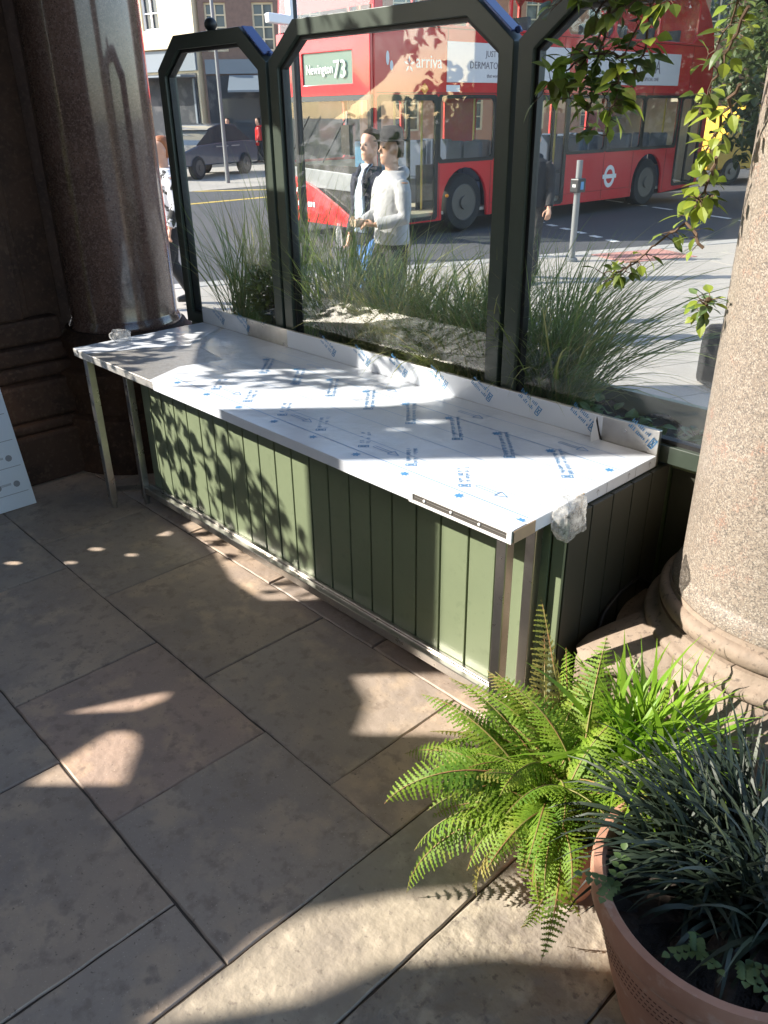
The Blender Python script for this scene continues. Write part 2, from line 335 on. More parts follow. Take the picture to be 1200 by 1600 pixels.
rows = [(-3.9, -3.2, [-3.4, -2.3, -1.5, -.9, -.06]), (-3.2, -2.72, [-3.4, -2.7, -1.8, -1.0, -.06]), (-2.72, -2.2, [-3.4, -2.2, -1.3, -.5, -.06]), (-2.2, -1.615, [-3.4, -2.5, -1.6, -.72, -.06]),
        (-1.615, -1.012, [-3.5, -2.75, -1.9, -1.065, -.31, -.06]), (-1.012, -.425, [-3.5, -3.0, -2.31, -1.455, -.7, -.06]), (-.425, .18, [-3.5, -2.62, -1.93, -1.11, -.345, -.06]), (.18, .78, [-3.7, -3.1, -2.2, -1.5, -.8, -.06]), (.78, 1.72, [-4.2, -3.3, -2.4, -1.6, -.8, .05, 1., 2.2])]
k = 0
for y0, y1, xs in rows:
    for i in range(len(xs)-1): slab(xs[i], xs[i+1], y0, y1, [0, 1, 0, 2, 1, 0, 1][k % 7]); k += 1
for y0, y1 in [(-3.9, -2.6), (-2.6, -1.35), (-1.35, .78)]: slab(-.06, .252, y0, y1, 3)
for y0, y1 in [(-3.9, -1.4), (-1.4, .78)]: slab(.252, .667, y0, y1, 4, .0)
for y0, y1 in [(-3.9, -1.3), (-1.3, .1), (.1, .78)]: slab(.667, 2.2, y0, y1, 4, .0)
g = mb.build('terrace_floor', names+['threshold', 'worn'], auto=35); g['kind'] = 'structure'
g = MB().box(-4.4, 5.2, -8, 1.75, -.055, -.007).build('terrace_bed', 'joint'); g['kind'] = 'structure'

# unseen loggia walls shading the terrace; side openings shaped for the sun patches, given as (s,h) on the plane across the sun, carried to x=-3.5
WX = -3.5
def sh2yz(p, x=WX):
    y = (x*SA-p[0])/CA; u = x*CA+y*SA; return (y, p[1]-u*TE)
def arc(cx, cy, rx, ry, a0, a1, n=8): return [(cx+rx*cos(R(a0+(a1-a0)*i/n)), cy+ry*sin(R(a0+(a1-a0)*i/n))) for i in range(n+1)]
op1 = [(-1.075, -.56), (-1.075, .62)]+arc(-1.36, .62, .285, .3, 0, 90)+[(-1.55, .91), (-1.615, .85), (-1.62, .2), (-1.75, .12), (-2.0, .1), (-2.35, .08), (-2.35, -1.02), (-1.86, -.90), (-1.5, -.74), (-1.25, -.665)]
op2 = [(-.525, -.30), (-.46, -.285), (-.38, -.262), (-.30, -.27), (-.2, -.287), (-.19, -.1), (-.1, .08), (.36, .06), (.435, -.06), (.45, -.2), (.5, -.36), (.56, -.43), (.66, -.49), (.80, -.60), (.74, -.36), (.65, -.24), (.63, -.05), (.66, .12), (.70, .35), (.78, .7), (.80, 2.7), (-.1, 2.95), (-.3, 2.8), (-.47, 2.3), (-.525, 1.8)]
tri1 = [(.012, -.958), (.02, -.767), (-.15, -.765), (-.2, -.775), (-.23, -.80), (-.228, -.832)]
tri2 = [(-.334, -.95), (-.345, -.80), (-.40, -.745), (-.442, -.734), (-.43, -.77), (-.39, -.85)]
sl3 = [(-1.9, 1.8), (-1.5, 1.95), (-1.5, 2.3), (-1.9, 2.15)]
sl5 = [(-2.12, 1.08), (-2.0, 1.15), (-2.02, 1.4), (-2.1, 1.36)]
sl6 = [(-.91, .76), (-.885, .75), (-.87, .78), (-.88, .815), (-.905, .82)]
sl4 = [(-.83, .70), (-.81, .695), (-.80, .715), (-.815, .735)]
sl7 = [(-1.95, .74), (-1.67, .8), (-1.66, 1.3), (-1.75, 1.45), (-1.95, 1.4)]
sl8 = [(-2.35, .60), (-2.19, .7), (-2.2, 1.15), (-2.34, 1.1)]
dapples = [[(-1.445, -1.329), (-1.429, -1.339), (-1.431, -1.366), (-1.447, -1.384), (-1.463, -1.374), (-1.462, -1.347)], [(-1.435, -1.268), (-1.419, -1.273), (-1.42, -1.291), (-1.437, -1.303), (-1.453, -1.299), (-1.452, -1.281)], [(-1.442, -1.16), (-1.429, -1.167), (-1.43, -1.187), (-1.445, -1.2), (-1.458, -1.193), (-1.456, -1.173)], [(-1.507, -1.071), (-1.494, -1.075), (-1.494, -1.089), (-1.508, -1.098), (-1.522, -1.095), (-1.521, -1.08)], [(-1.509, -0.986), (-1.495, -0.994), (-1.496, -1.014), (-1.511, -1.026), (-1.525, -1.019), (-1.524, -0.998)], [(-1.643, -1.149), (-1.621, -1.161), (-1.623, -1.193), (-1.647, -1.215), (-1.671, -1.203), (-1.669, -1.171)], [(-1.654, -1.088), (-1.631, -1.095), (-1.632, -1.12), (-1.657, -1.137), (-1.68, -1.129), (-1.678, -1.104)], [(-1.678, -1.032), (-1.65, -1.044), (-1.651, -1.077), (-1.682, -1.099), (-1.711, -1.088), (-1.71, -1.054)], [(-1.703, -0.979), (-1.674, -0.987), (-1.675, -1.011), (-1.706, -1.029), (-1.737, -1.021), (-1.735, -0.996)], [(-1.735, -0.911), (-1.705, -0.921), (-1.707, -0.95), (-1.739, -0.97), (-1.769, -0.96), (-1.768, -0.93)], [(-1.574, -1.103), (-1.557, -1.112), (-1.559, -1.136), (-1.576, -1.152), (-1.594, -1.143), (-1.592, -1.119)], [(-1.571, -1.291), (-1.557, -1.296), (-1.557, -1.312), (-1.573, -1.324), (-1.586, -1.319), (-1.586, -1.303)]]
holes = [[sh2yz(p) for p in h] for h in (op1, op2, tri1, tri2, sl3, sl4, sl5, sl6, sl7, sl8, *dapples[::2], *dapples[5:10:4])]
outer = [(-9, 0), (-9, 6.9), (-.275, 6.9), (-.275, 0)]
def back(p): return (WX-.22, p[0]-.22*SA/CA*0 if p in outer else p[0]-.22*SA/CA, p[1] if p in outer else p[1]+.22/CA*TE)
MB().plate([outer]+holes, lambda p: (WX, p[0], p[1]), back).build('light_mask_wall', 'soot')  # added out of view; its openings cut the sunlight into patches
tag(bpy.data.objects['light_mask_wall'], 'added unseen wall left of the leaning sheet, its openings shaped to throw the sun patches', 'wall')
MB().box(-3.72, 6, -9, .42, 6.91, 7.1).build('loggia_ceiling', 'soot'); bpy.data.objects['loggia_ceiling']['kind'] = 'structure'
tag(MB().box(-3.4, 5.3, -8.3, -8.0, 0, 6.9).build('back_wall', 'soot'), 'sooty stone wall at the back of the loggia behind the viewer', 'wall')
tag(MB().box(5.3, 5.6, -8.3, -4.5, 0, 6.9).build('end_wall', 'soot'), 'sooty stone end wall at the far right of the loggia', 'wall')
tag(MB().box(-3.3, 5.3, .45, 1.15, 3.9, 6.9).build('arcade_lintel', 'soot'), 'sooty stone lintel carried by the columns above the glass screens', 'lintel')

# dark pier left of the polished column
t = thing('stone_pier', 'dark brown stone pier with moulded base at the far left beside the polished column', 'pier', (-3.7, -.17, 0))
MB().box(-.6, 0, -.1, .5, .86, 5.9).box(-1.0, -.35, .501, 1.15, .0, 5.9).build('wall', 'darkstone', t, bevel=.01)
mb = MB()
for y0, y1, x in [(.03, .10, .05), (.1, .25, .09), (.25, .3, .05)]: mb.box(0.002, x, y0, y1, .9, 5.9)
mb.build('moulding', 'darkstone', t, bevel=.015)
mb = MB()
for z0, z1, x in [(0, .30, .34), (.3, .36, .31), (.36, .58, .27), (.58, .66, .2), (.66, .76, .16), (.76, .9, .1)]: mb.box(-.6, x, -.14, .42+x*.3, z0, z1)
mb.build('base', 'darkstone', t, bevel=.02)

def column(name, label, c, r, m, mb_, h, base):
    t = thing(name, label, 'column', c)
    n = 24; prof = [(r*1.06, base+.0), (r*1.06, base+.02), (r*1.01, base+.05)]+[(r*(1-.012*i/n), base+.06+(h-base-.06)*i/n) for i in range(n+1)]
    MB().lathe(prof, n=96).build('shaft', m, t, auto=40); return t
t = column('granite_column', 'dark polished red granite column behind the left end of the steel counter', (-3.5, .64, 0), .315, 'granite_r', None, 5.9, .82)
MB().lathe([(.50, .0), (.50, .34), (.44, .36), (.44, .46), (.46, .5), (.47, .55), (.45, .6), (.40, .62), (.38, .66), (.39, .70), (.405, .73), (.40, .77), (.37, .79), (.355, .819)], n=80).build('base', 'darkstone', t, auto=40)
t = column('granite_column', 'pale speckled pink granite column in full sun at the right edge', (.55, .75, 0), .36, 'granite_l', None, 5.9, .62)
def torus(z0, z1, r, b): return [(r-b+b*sin(pi*i/8), z0+(z1-z0)*(.5-.5*cos(pi*i/8))) for i in range(9)]
MB().lathe([(.535, .37), (.50, .388), (.468, .41), (.445, .44), (.434, .466)]+torus(.468, .508, .452, .02)+[(.424, .514), (.414, .525), (.41, .54)]+torus(.543, .605, .416, .028)+[(.386, .611), (.384, .619)], n=96).build('base', 'base', t, auto=40)
mb = MB(); mb.box(-.49, .49, -.47, .47, 0, .385); mb.build('plinth', 'base', t, bevel=.03)
mb = MB()
for sx, sy in ((-1, -1), (1, -1)):
    d = Vector((sx, sy, 0)).normalized(); p = Vector((-d.y, d.x, 0)); rg = []
    for i in range(7):
        f = i/6; w = .17*(1-f)**.6+.035; hgt = .10*(1-f)**1.3+.03*(1-f**4)+.004; c = d*(.38+.285*f)+V(0, 0, .383)
        rg.append([c+p*(w*cos(a))+V(0, 0, hgt*max(0, sin(a))) for a in [pi*j/8 for j in range(9)]])
    mb.rings(rg)
mb.build('spur', 'base', t, smooth=True)

# ============================================================ PLANTER, SCREENS
t = thing('planter_bench', 'sage green boarded planter standing under the steel counter', 'planter', (0, 0, 0))
gx = [.05, -.055]; x = -.235+.118
xs = []; x = .05
mb = MB()
edges = [.022, -.03, -.12, -.24, -.36, -.49, -.611, -.738, -.858, -.98, -1.107, -1.225, -1.345, -1.463, -1.582, -1.7, -1.82, -1.94, -2.06, -2.18, -2.3, -2.42, -2.54, -2.625]
for a, b in zip(edges[:-1], edges[1:]): mb.box(b+.0045, a-.0045, .24, .252, .10, .84)
for i in range(5): pass
mb.build('front_boards', 'green', t, bevel=.002)
mb = MB().box(-2.63, .006, .2525, .86, .02, .856); mb.build('core', 'groove', t)
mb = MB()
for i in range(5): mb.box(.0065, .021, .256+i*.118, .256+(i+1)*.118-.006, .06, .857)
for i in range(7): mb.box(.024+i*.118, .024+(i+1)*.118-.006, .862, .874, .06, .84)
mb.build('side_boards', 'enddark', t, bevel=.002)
MB().box(.024, .9, .846, .88, .842, .905).build('sill', 'green', t, bevel=.002)
mb = MB().box(-3.12, .95, .8745, .895, .02, .84).box(-3.12, .95, 1.38, 1.41, .02, .88).box(-3.12, -3.09, .896, 1.379, .02, .84).box(.92, .95, .896, 1.379, .02, .84)
mb.build('trough', 'green', t)
mb = MB(); n = 60
for i in range(n+1):
    for j in range(7): mb.v.append((-3.08+i*4.0/n, .897+j*.0802, .80+.02*sin(i*1.7+j)+rnd(-.012, .012)))
for i in range(n):
    for j in range(6): mb.f.append((i*7+j, i*7+j+1, (i+1)*7+j+1, (i+1)*7+j)); mb.mi.append(0)
mb.build('soil', 'soil', t, smooth=True)

def screen(label, x0, x1, zt=2.302, zb=.87, y=.80, plate=()):
    t = thing('glass_screen', label, 'glass screen', ((x0+x1)/2, y, zb), 0, 'glass screens along the planter')
    w = (x1-x0)/2; H = zt-zb; cx, cz = .185, .145
    o = [(-w, 0), (w, 0), (w, H-cz), (w-cx, H), (-w+cx, H), (-w, H-cz)]
    b = .062; k = b*.45
    i_ = [(-w+b, b), (w-b, b), (w-b, H-cz-k), (w-cx-k, H-b), (-w+cx+k, H-b), (-w+b, H-cz-k)]
    MB().plate([o, i_], lambda p: (p[0], 0, p[1]), lambda p: (p[0], .07, p[1])).build('frame', 'greenframe', t, bevel=.003)
    i2 = [(p[0]*1.004, p[1]+(.004 if p[1] > H/2 else -.004)) for p in i_]; b2 = .015
    i3 = [(-w+b+b2, b+b2), (w-b-b2, b+b2), (w-b-b2, H-cz-k-b2*.45), (w-cx-k-b2*.45, H-b-b2), (-w+cx+k+b2*.45, H-b-b2), (-w+b+b2, H-cz-k-b2*.45)]
    MB().plate([i2, i3], lambda p: (p[0], .018, p[1]), lambda p: (p[0], .05, p[1])).build('glazing_bead', 'black', t)
    MB().plate([i3], lambda p: (p[0], .032, p[1]), lambda p: (p[0], .038, p[1])).build('glass_pane', 'glass', t)
    for sgn in plate:
        a = V(sgn*(w-.004), .035, H-cz+.012); c = V(sgn*(w-cx+.0), .035, H+.006); d = c-a; nn = V(d.z, 0, -d.x).normalized()*(1 if sgn > 0 else -1)
        nn = nn if nn.z > 0 else -nn
        MB().obox((a+c)/2+nn*.006, d*.42, V(0, .03, 0), nn*.004).sphere(a+nn*.012+d*.08, .012).build('corner_strip', 'skystrip', t, bevel=.002)
    return t
s1 = screen('narrow green framed glass screen next to the polished red column', -3.035, -2.10, plate=(1,))
MB().sphere((.01, .035, 1.432+.028), .03).tube([(.01, .035, 1.43), (.01, .035, 1.45)], .012).build('finial', 'black', s1, smooth=True)
screen('wide green framed glass screen in the middle of the three', -2.078, -.72, plate=(1,))
screen('green framed glass screen partly hidden by the pale granite column', -.70, .27)

# ============================================================ STEEL COUNTER
t = thing('steel_counter', 'long stainless steel counter wrapped in white printed film in front of the glass screens', 'counter', (0, 0, 0))
XL, XR, YF, YB, TZ = -2.81, 0.0, 0.0, .77, .9
mb = MB().box(XL, XR, YF, YB, TZ-.04, TZ-.0015); mb.build('worktop', 'steeltop', t, bevel=.003)
MB().box(XL, XR+.003, YB+.0006, YB+.016, TZ-.04, .988).build('upstand', 'steel', t, bevel=.002)
def leg(x, y): return MB().box(x-.019, x+.019, y-.019, y+.019, .035, TZ-.041).tube([(x, y, .0), (x, y, .036)], .016, 10).build('leg', 'steel', t, bevel=.003)
for x, y in ((-2.765, .05), (-2.68, .205), (-.05, .035), (-.07, .205)): leg(x, y)
for xa, ya, xb, yb in ((-2.765, .07, -2.685, .185), (-.052, .055, -.068, .185)):
    MB().tube([(xa, ya, .105), (xb, yb, .105)], .016, 4).build('cross_bar', 'steel', t)
MB().box(-2.66, -.09, .19, .222, .075, .112).build('bottom_rail', 'steel', t, bevel=.003)
MB().box(-2.66, -.04, .2235, .2385, .045, .122).build('skirting', 'steel', t, bevel=.002)
# film
FZ = TZ-.001
film = MB().plate([[(-2.03, YF-.001), (XR+.001, YF-.001), (XR+.001, YB-.002), (-2.6, YB-.002), (-2.35, .46), (-2.07, .415), (-2.12, .2)]], lambda p: (p[0], p[1], FZ+.001), lambda p: (p[0], p[1], FZ))
film.plate([[(XL, .0), (-2.66, -.001), (-2.60, .12), (-2.52, .3), (-2.42, .44), (-2.63, .767), (XL, .767)]], lambda p: (p[0], p[1], FZ+.001), lambda p: (p[0], p[1], FZ))
film.box(-2.0, -.406, -.003, -.0015, TZ-.039, TZ-.001)
film.box(-2.03, -.215, YB-.0015, YB-.0001, FZ+.002, .987)
film.box(-2.81, -2.38, YB-.0015, YB-.0001, FZ+.002, .987)
film.box(XR+.0012, XR+.0026, .10, .30, TZ-.039, TZ-.001).box(XR+.0012, XR+.0026, .345, .77, TZ-.039, TZ-.001)
film.build('protective_film', 'film', t)
# torn flap of film at the upstand
fl = MB().add([(-.245, .766, .98), (-.215, .76, .905), (-.235, .735, .93), (-.225, .72, .9), (-.2, .745, .9)], [(0, 1, 2), (1, 3, 2), (1, 4, 3)])
fl.build('torn_film_flap', 'film', t)
MB().add([(-.238, .7673, .983), (-.222, .7673, .93), (-.205, .7673, .895), (-.235, .7673, .9), (-.243, .7673, .95)], [(0, 1, 2, 3, 4)]).build('torn_gap', 'black', t)
# film print: blocks of illegible lettering, arrows, dots and rules
mb = MB(); PZ = FZ+.0016
def flat(pts, z=PZ): mb.poly([(p[0], p[1], z) for p in pts])
def strip(a, b, w, up=None):
    a, b = Vector(a), Vector(b); d = (b-a).normalized(); nn = up if up else V(-d.y, d.x, 0); mb.poly([a-nn*w, b-nn*w, b+nn*w, a+nn*w])
def block(o, d, nn, n, keep=1.0):
    """two rows of little strokes with a box at the end"""
    for r_ in (0, 1):
        k = 0
        while k < n:
            wl = random.randint(3, 8)
            for i in range(wl):
                if k+i < n and random.random() < keep:
                    hgt = .0155*random.choice([.6, .75, 1]); w = rnd(.0026, .0042); c = o+d*((k+i)*.0068)+nn*(r_*.024)
                    mb.poly([c, c+d*w, c+d*w+nn*hgt, c+nn*hgt])
                    if random.random() < .6:
                        c2 = c+nn*random.choice([0, .5, 1])*hgt*.85; mb.poly([c2, c2+d*.0058, c2+d*.0058+nn*.0026, c2+nn*.0026])
            k += wl+1
    e = o+d*(n*.0068+.006); L_ = .022
    for a, b in ((0, .03), (.004, .026)):
        pass
    L_ = .017
    for a, b in ((V(0, -.002, 0), V(0, .036, 0)), (V(L_, -.002, 0), V(L_, .036, 0)), (V(0, -.002, 0), V(L_, -.002, 0)), (V(0, .032, 0), V(L_, .032, 0)), (V(.004, .004, 0), V(.013, .026, 0)), (V(.013, .004, 0), V(.004, .026, 0))):
        A, B = e+d*a.x+nn*a.y, e+d*b.x+nn*b.y; dq = (B-A).normalized(); q = dq.cross(d.cross(nn))*.0019; mb.poly([A-q, B-q, B+q, A+q])
dd = V(1, -1, 0).normalized(); nnv = V(1, 1, 0).normalized()
for i in range(8):
    block(V(-1.93+i*.235, .57, PZ), dd, nnv, 32, .97)
    if i < 7: block(V(-1.82+i*.235, .225, PZ), dd, nnv, 19, .6)
upz = V(1, 0, -1).normalized(); upn = V(1, 0, 1).normalized()
for i in range(8): block(V(-1.767+i*.236, YB-.0021, .978), V(.86, 0, -.51), V(.51, 0, .86), 13)
for i in range(2): block(V(-2.7+i*.236, YB-.0021, .978), V(.86, 0, -.51), V(.51, 0, .86), 13)

for i in range(9):
    for y, dx in ((.066, 0), (.556, -.02)):
        c = V(-1.905+i*.235+dx, y, PZ+.0002); n = 14
        if c.x > -.01: continue
        pts = [c+V(cos(2*pi*k/n), sin(2*pi*k/n), 0)*(.019 if k % 2 else .01) for k in range(n)]; mb.poly(pts)
mb.build('film_print', 'blue', t)
mb = MB()
for y in (.094, .58): strip((-1.98, y, PZ+.0004), (-.02, y, PZ+.0004), .0019)
for y in (.19, .33, .45, .68): strip((-2.0, y, PZ+.0004), (-.02, y, PZ+.0004), .0011)
for i in range(9):
    for y, dx in ((.16, .065), (.645, .03)):
        o = V(-1.98+i*.235+dx, y, PZ+.0006)
        if i % 2 == 0 or o.x > -.12: continue
        for s in (-1, 1): strip(o+V(0, s*.006, 0), o+V(.085, s*.006, 0), .0017)
        h = [o+V(.085, -.018, 0), o+V(.122, 0, 0), o+V(.085, .018, 0)]
        for a, b in zip(h, h[1:]+h[:1]): strip(a, b, .0018)
        strip(o+V(0, -.006, 0), o+V(0, .006, 0), .001)
mb.build('film_rule', 'bluepale', t)
# right end strip print and tapes
mb = MB(); xx = XR+.0031
for y in (.18, .47, .64): MB().poly([(xx, y, .862), (xx, y+.0025, .862), (xx, y+.0025, .897), (xx, y, .897)]).build('film_seam', 'greyprint', t)
pass
for y in (.42, .60, .73):
    mb = MB()
    for a, b in (((y, .87), (y, .888)), ((y-.008, .882), (y, .89)), ((y+.008, .882), (y, .89))):
        d = Vector((0, b[0]-a[0], b[1]-a[1])); q = V(0, -d.z, d.y).normalized()*.001; A, B = V(xx, a[0], a[1]), V(xx, b[0], b[1]); mb.poly([A-q, B-q, B+q, A+q])
    mb.build('film_arrow', 'greyprint', t)
for b_ in ((XR+.0004, XR+.004, .002, .10, TZ-.04, TZ-.001), (XR+.0004, XR+.004, .302, .343, TZ-.045, TZ+.004)): MB().box(*b_).build('edge_tape', 'tan', t)
mb = MB().plate([[(-.405, .857), (-.002, .857), (-.002, .899), (-.405, .899)], [(-.39, .866), (-.018, .866), (-.018, .889), (-.39, .889)]], lambda p: (p[0], -.0045, p[1]), lambda p: (p[0], -.0012, p[1]))
br = mb.build('edge_bracket', 'signwhite', t)
MB().box(-.39, -.018, -.0024, -.0013, .867, .877).box(-.39, -.018, -.0024, -.0013, .8795, .888).build('bracket_slot', 'rim', br)
for x in (-.34, -.23, -.12): MB().sphere((x, -.003, .877), .0055, .003, .0055, 10, 6).build('screw', 'signwhite', br, smooth=True)
MB().box(-.085, .0, .0004, .06, FZ+.0019, FZ+.0026).build('corner_patch', 'film', t)

tag(MB().tube([(.10, .36, .02), (.05, .42, .3), (.032, .5, .41), (.03, .6, .45), (.03, .72, .455), (.03, .80, .40), (.035, .84, .02)], .007, 8).build('black_hose', 'black', smooth=True), 'thin black hose curving against the dark boards beside the column base', 'hose')
def bubble(name, label, c, sx, sy, sz, seed):
    random.seed(seed); bm = bmesh.new(); bmesh.ops.create_icosphere(bm, subdivisions=5, radius=1)
    for v in bm.verts:
        p = v.co.copy(); q = V(*[abs(x)**.62*(1 if x > 0 else -1) for x in p]); k = 1+.05*sin(p.x*5+seed)+.05*sin(p.y*6+p.z*4)+.07*sin(p.z*5+p.x*3+p.y*4)
        w = V(q.x*sx, q.y*sy, q.z*sz); G_ = 330; hb = max(0, sin(w.y*G_+w.x*90)*sin(w.z*G_))*max(0, .4+.6*abs(p.x)) if seed == 3 else max(0, sin(w.y*G_)*sin(w.x*G_))
        v.co = w*k+p*(.0035*hb)+p*rnd(-.0006, .0006)
    me = bpy.data.meshes.new(name); bm.to_mesh(me); bm.free(); me.materials.append(MT['bubble']); me.polygons.foreach_set('use_smooth', [True]*len(me.polygons))
    o = bpy.data.objects.new(name, me); COL.objects.link(o); o.location = c; return tag(o, label, 'bubble wrap')
bubble('bubble_wrap', 'lump of clear bubble wrap taped over the right end of the counter', (.03, .235, .87), .03, .062, .068, 3)
bubble('bubble_wrap', 'small crumpled scrap of bubble wrap on the far left end of the counter', (-2.775, .25, .922), .05, .045, .03, 5)

# leaning film-covered sheet
t = thing('steel_sheet', 'film wrapped steel sheet leaning on the dark pier at the left edge', 'steel sheet', (-3.14, -.24, 0), 0)
q = [V(0, 0, .0), V(0, -1.1, .0), V(-.2, -1.1, .95), V(-.17, 0, .613*1.6)]
q = [V(0, 0, 0), V(0, -1.0, 0), V(-.27, -1.0, 1.0), V(-.27, -.0, 1.0)]
nn = (q[1]-q[0]).cross(q[3]-q[0]).normalized(); nn = nn if nn.x > 0 else -nn
MB().rings([[p for p in q], [p+nn*.012 for p in q]]).build('sheet', 'steel', t)
e = [p+nn*.0125 for p in q]; e2 = [p+nn*.0132 for p in q]
MB().rings([e, e2]).build('protective_film', 'film', t)
mb = MB()
def onS(a, b): return q[0]+(q[1]-q[0])*a+(q[3]-q[0])*b+nn*.0138
for b in (.08, .22, .36, .5, .62):
    mb.poly([onS(.02, b), onS(.9, b), onS(.9, b+.003), onS(.02, b+.003)])
    for a in (.07, .17, .3):
        c0 = onS(a, b+.05); ya, za = V(0, -1, 0), (q[3]-q[0]).normalized()
        mb.poly([c0+ya*.018*cos(k)+za*.018*sin(k) for k in [2*pi*i/10 for i in range(10)]]) if random.random() < .6 else None
        for i in range(9): mb.poly([onS(a+.03+i*.006, b+.05), onS(a+.033+i*.006, b+.05), onS(a+.033+i*.006, b+.062), onS(a+.03+i*.006, b+.062)])
mb.build('film_print', 'greyprint', t)

# ============================================================ POTS AND PLANTS AT LOWER RIGHT
def pot(name, label, c, r0, r1, h, dots=False, rim=.03):
    t = thing(name, label, 'plant pot', c)
    prof = [(r0*.2, .0), (r0, .0), (r0*1.03, .01)]
    for i in range(1, 13): f = i/12; prof.append((r0+(r1*.94-r0)*(f**.8), .01+(h*.82-.01)*f))
    prof += [(r1*.985, h*.84), (r1, h*.87), (r1*1.005, h*.95), (r1*.99, h), (r1*.93, h*1.0), (r1*.9, h*.97), (r1*.87, h*.86), (r1*.85, h*.7), (r1*.2, h*.68)]
    MB().lathe(prof, n=96).build('pot_wall', 'terracotta', t, auto=50)
    mb = MB(); n = 40
    rg = [[(rr_*cos(2*pi*i/n), rr_*sin(2*pi*i/n), h*.84+rnd(-.008, .008)) for i in range(n)] for rr_ in (r1*.862, r1*.6, r1*.3, .01)]
    mb.rings(rg).build('soil', 'soil', t, smooth=True)
    if dots:
        mb = MB()
        for k, z in enumerate((.70, .655, .61, .565)):
            rz = r0+(r1*.94-r0)*((z/.82)**.8)
            for i in range(150):
                a = 2*pi*(i+.5*(k % 2))/150; d = V(cos(a), sin(a), 0); p = V(-sin(a), cos(a), 0); c_ = d*(rz+.0012)+V(0, 0, z*h)
                mb.poly([c_-p*.0035-V(0, 0, .002), c_+p*.0035-V(0, 0, .002), c_+p*.0035+V(0, 0, .002), c_-p*.0035+V(0, 0, .002)])
        mb.build('pattern', 'tcdark', t)
    return t
pot('terracotta_pot', 'small terracotta pot under the arching fern', (.38, -.18, 0), .09, .135, .26)
pot('terracotta_pot', 'large terracotta pot with dotted band in the bottom right corner', (.838, -.242, 0), .2, .305, .43, True)
pot('terracotta_pot', 'terracotta pot hidden behind the fern beneath bright strap leaves', (.5, .07, 0), .08, .11, .3)

def frond(mb, base, az, L, rise, droop, curl=0, w=.085, npin=28):
    """arching rachis with toothed pinnae both sides"""
    pts = []; n = 16; d = V(cos(az), sin(az), 0); side = V(-sin(az), cos(az), 0); p = Vector(base); ang = rise
    for i in range(n+1):
        pts.append(p.copy()); st = L/n; p = p+(d*cos(ang)+V(0, 0, sin(ang))+side*curl*(i/n)*.5).normalized()*st; ang -= droop/n*(.5+1.0*i/n)
    mb.cur = 1; mb.tube(pts, [.0035*(1-.75*i/n) for i in range(n+1)], 5)
    mb.cur = 0
    tw = rnd(-.8, .8)
    for k in range(npin):
        f = .1+.89*(k+.5)/npin; x = f*n; i = min(int(x), n-1); q = pts[i].lerp(pts[i+1], x-i); tng = (pts[i+1]-pts[i]).normalized()
        nrm0 = side.cross(tng).normalized(); sd_ = (side*cos(tw)+nrm0*sin(tw)).normalized(); nrm = sd_.cross(tng).normalized()
        nrm = nrm if nrm.z > -.2 else -nrm
        ln = w*(sin(pi*min(1, (f*.93+.10)**.75))**.75)*rnd(.88, 1.1)+.004
        for s in (-1, 1):
            pd = (sd_*s*.93+tng*.36-nrm*rnd(.05, .3)).normalized(); pw = tng*.92-sd_*s*.2; pw.normalize()
            m = max(4, int(ln/.0085)); wid = .0082*(.55+.45*ln/w)*(L/.42)**.5; cl = [q+pd*ln*j/m-nrm*ln*.25*(j/m)**2 for j in range(m+1)]
            hw = [wid*.42*(1-.8*j/m) for j in range(m+1)]
            mb.ribbon(cl, hw, pw)
            for j in range(m):
                t0 = 1-.75*j/m
                for h in (-1, 1):
                    A = cl[j]+pw*h*hw[j]*.9; B = cl[j+1]+pw*h*hw[j+1]*.9
                    tip = A.lerp(B, .8)+pw*h*wid*.75*t0+nrm*rnd(-.0025, .0015)+pd*.0018
                    mb.add([A, B, tip], [(0, 1, 2)])
t = thing('fern_plant', 'arching soft green fern lit by the sun in the small terracotta pot', 'fern', (.35, -.17, .26))
random.seed(21)
specs = []
for i in range(73):
    azm = 2*pi*i*.382+rnd(-.3, .3); k = i/73
    low = k <= .35
    if low and 3.8 < azm % (2*pi) < 5.4: continue
    specs.append((azm, rnd(.36, .47)*(1 if k < .7 else .85), rnd(.15, .65) if low else rnd(.55, 1.25), rnd(1.1, 1.9)))
# fronds reaching left, front-left, and hanging down over the pot
for a, L, ri, dr in [(195, .52, .55, .9), (205, .55, .5, 1.2), (185, .5, .8, 1.2), (220, .52, .3, 1.5), (235, .5, .1, 1.7), (250, .46, .2, 1.6), (160, .54, .95, .8), (165, .42, .9, 1.3), (178, .38, .8, 1.4), (190, .42, .6, 1.2), (155, .4, 1.0, 1.2), (175, .54, .8, .9), (148, .52, 1.05, .9), (188, .55, .7, .9), (168, .48, 1.15, 1.1), (180, .5, 1.0, 1.3), (128, .5, 1.1, .8), (228, .5, .35, 1.7), (240, .48, .0, 1.7), (278, .5, .5, 2.5), (215, .48, .0, 1.3), (200, .5, .2, 1.1), (190, .42, .5, 1.6), (150, .48, .9, 1.0), (135, .46, 1.1, 1.0), (168, .5, .85, 1.1), (228, .5, .5, 1.8), (300, .4, .1, 2.2), (310, .42, .3, 2.0), (212, .5, .1, 1.2), (115, .44, 1.15, .9), (90, .42, 1.1, .9), (242, .5, .6, 2.1)]:
    specs.append((R(a), L, ri, dr))
for i, (azm, L, ri, dr) in enumerate(specs):
    mb = MB(); frond(mb, (rnd(-.07, .07), rnd(-.07, .07), rnd(-.03, .03)), azm, L*rnd(.72, 1.05), ri+rnd(-.2, .2), dr, rnd(-1.3, 1.3), w=L*.128*rnd(.75, 1.25))
    mb.build('frond', ['ferndry' if i % 6 == 0 else 'fern', 'rachis'], t)

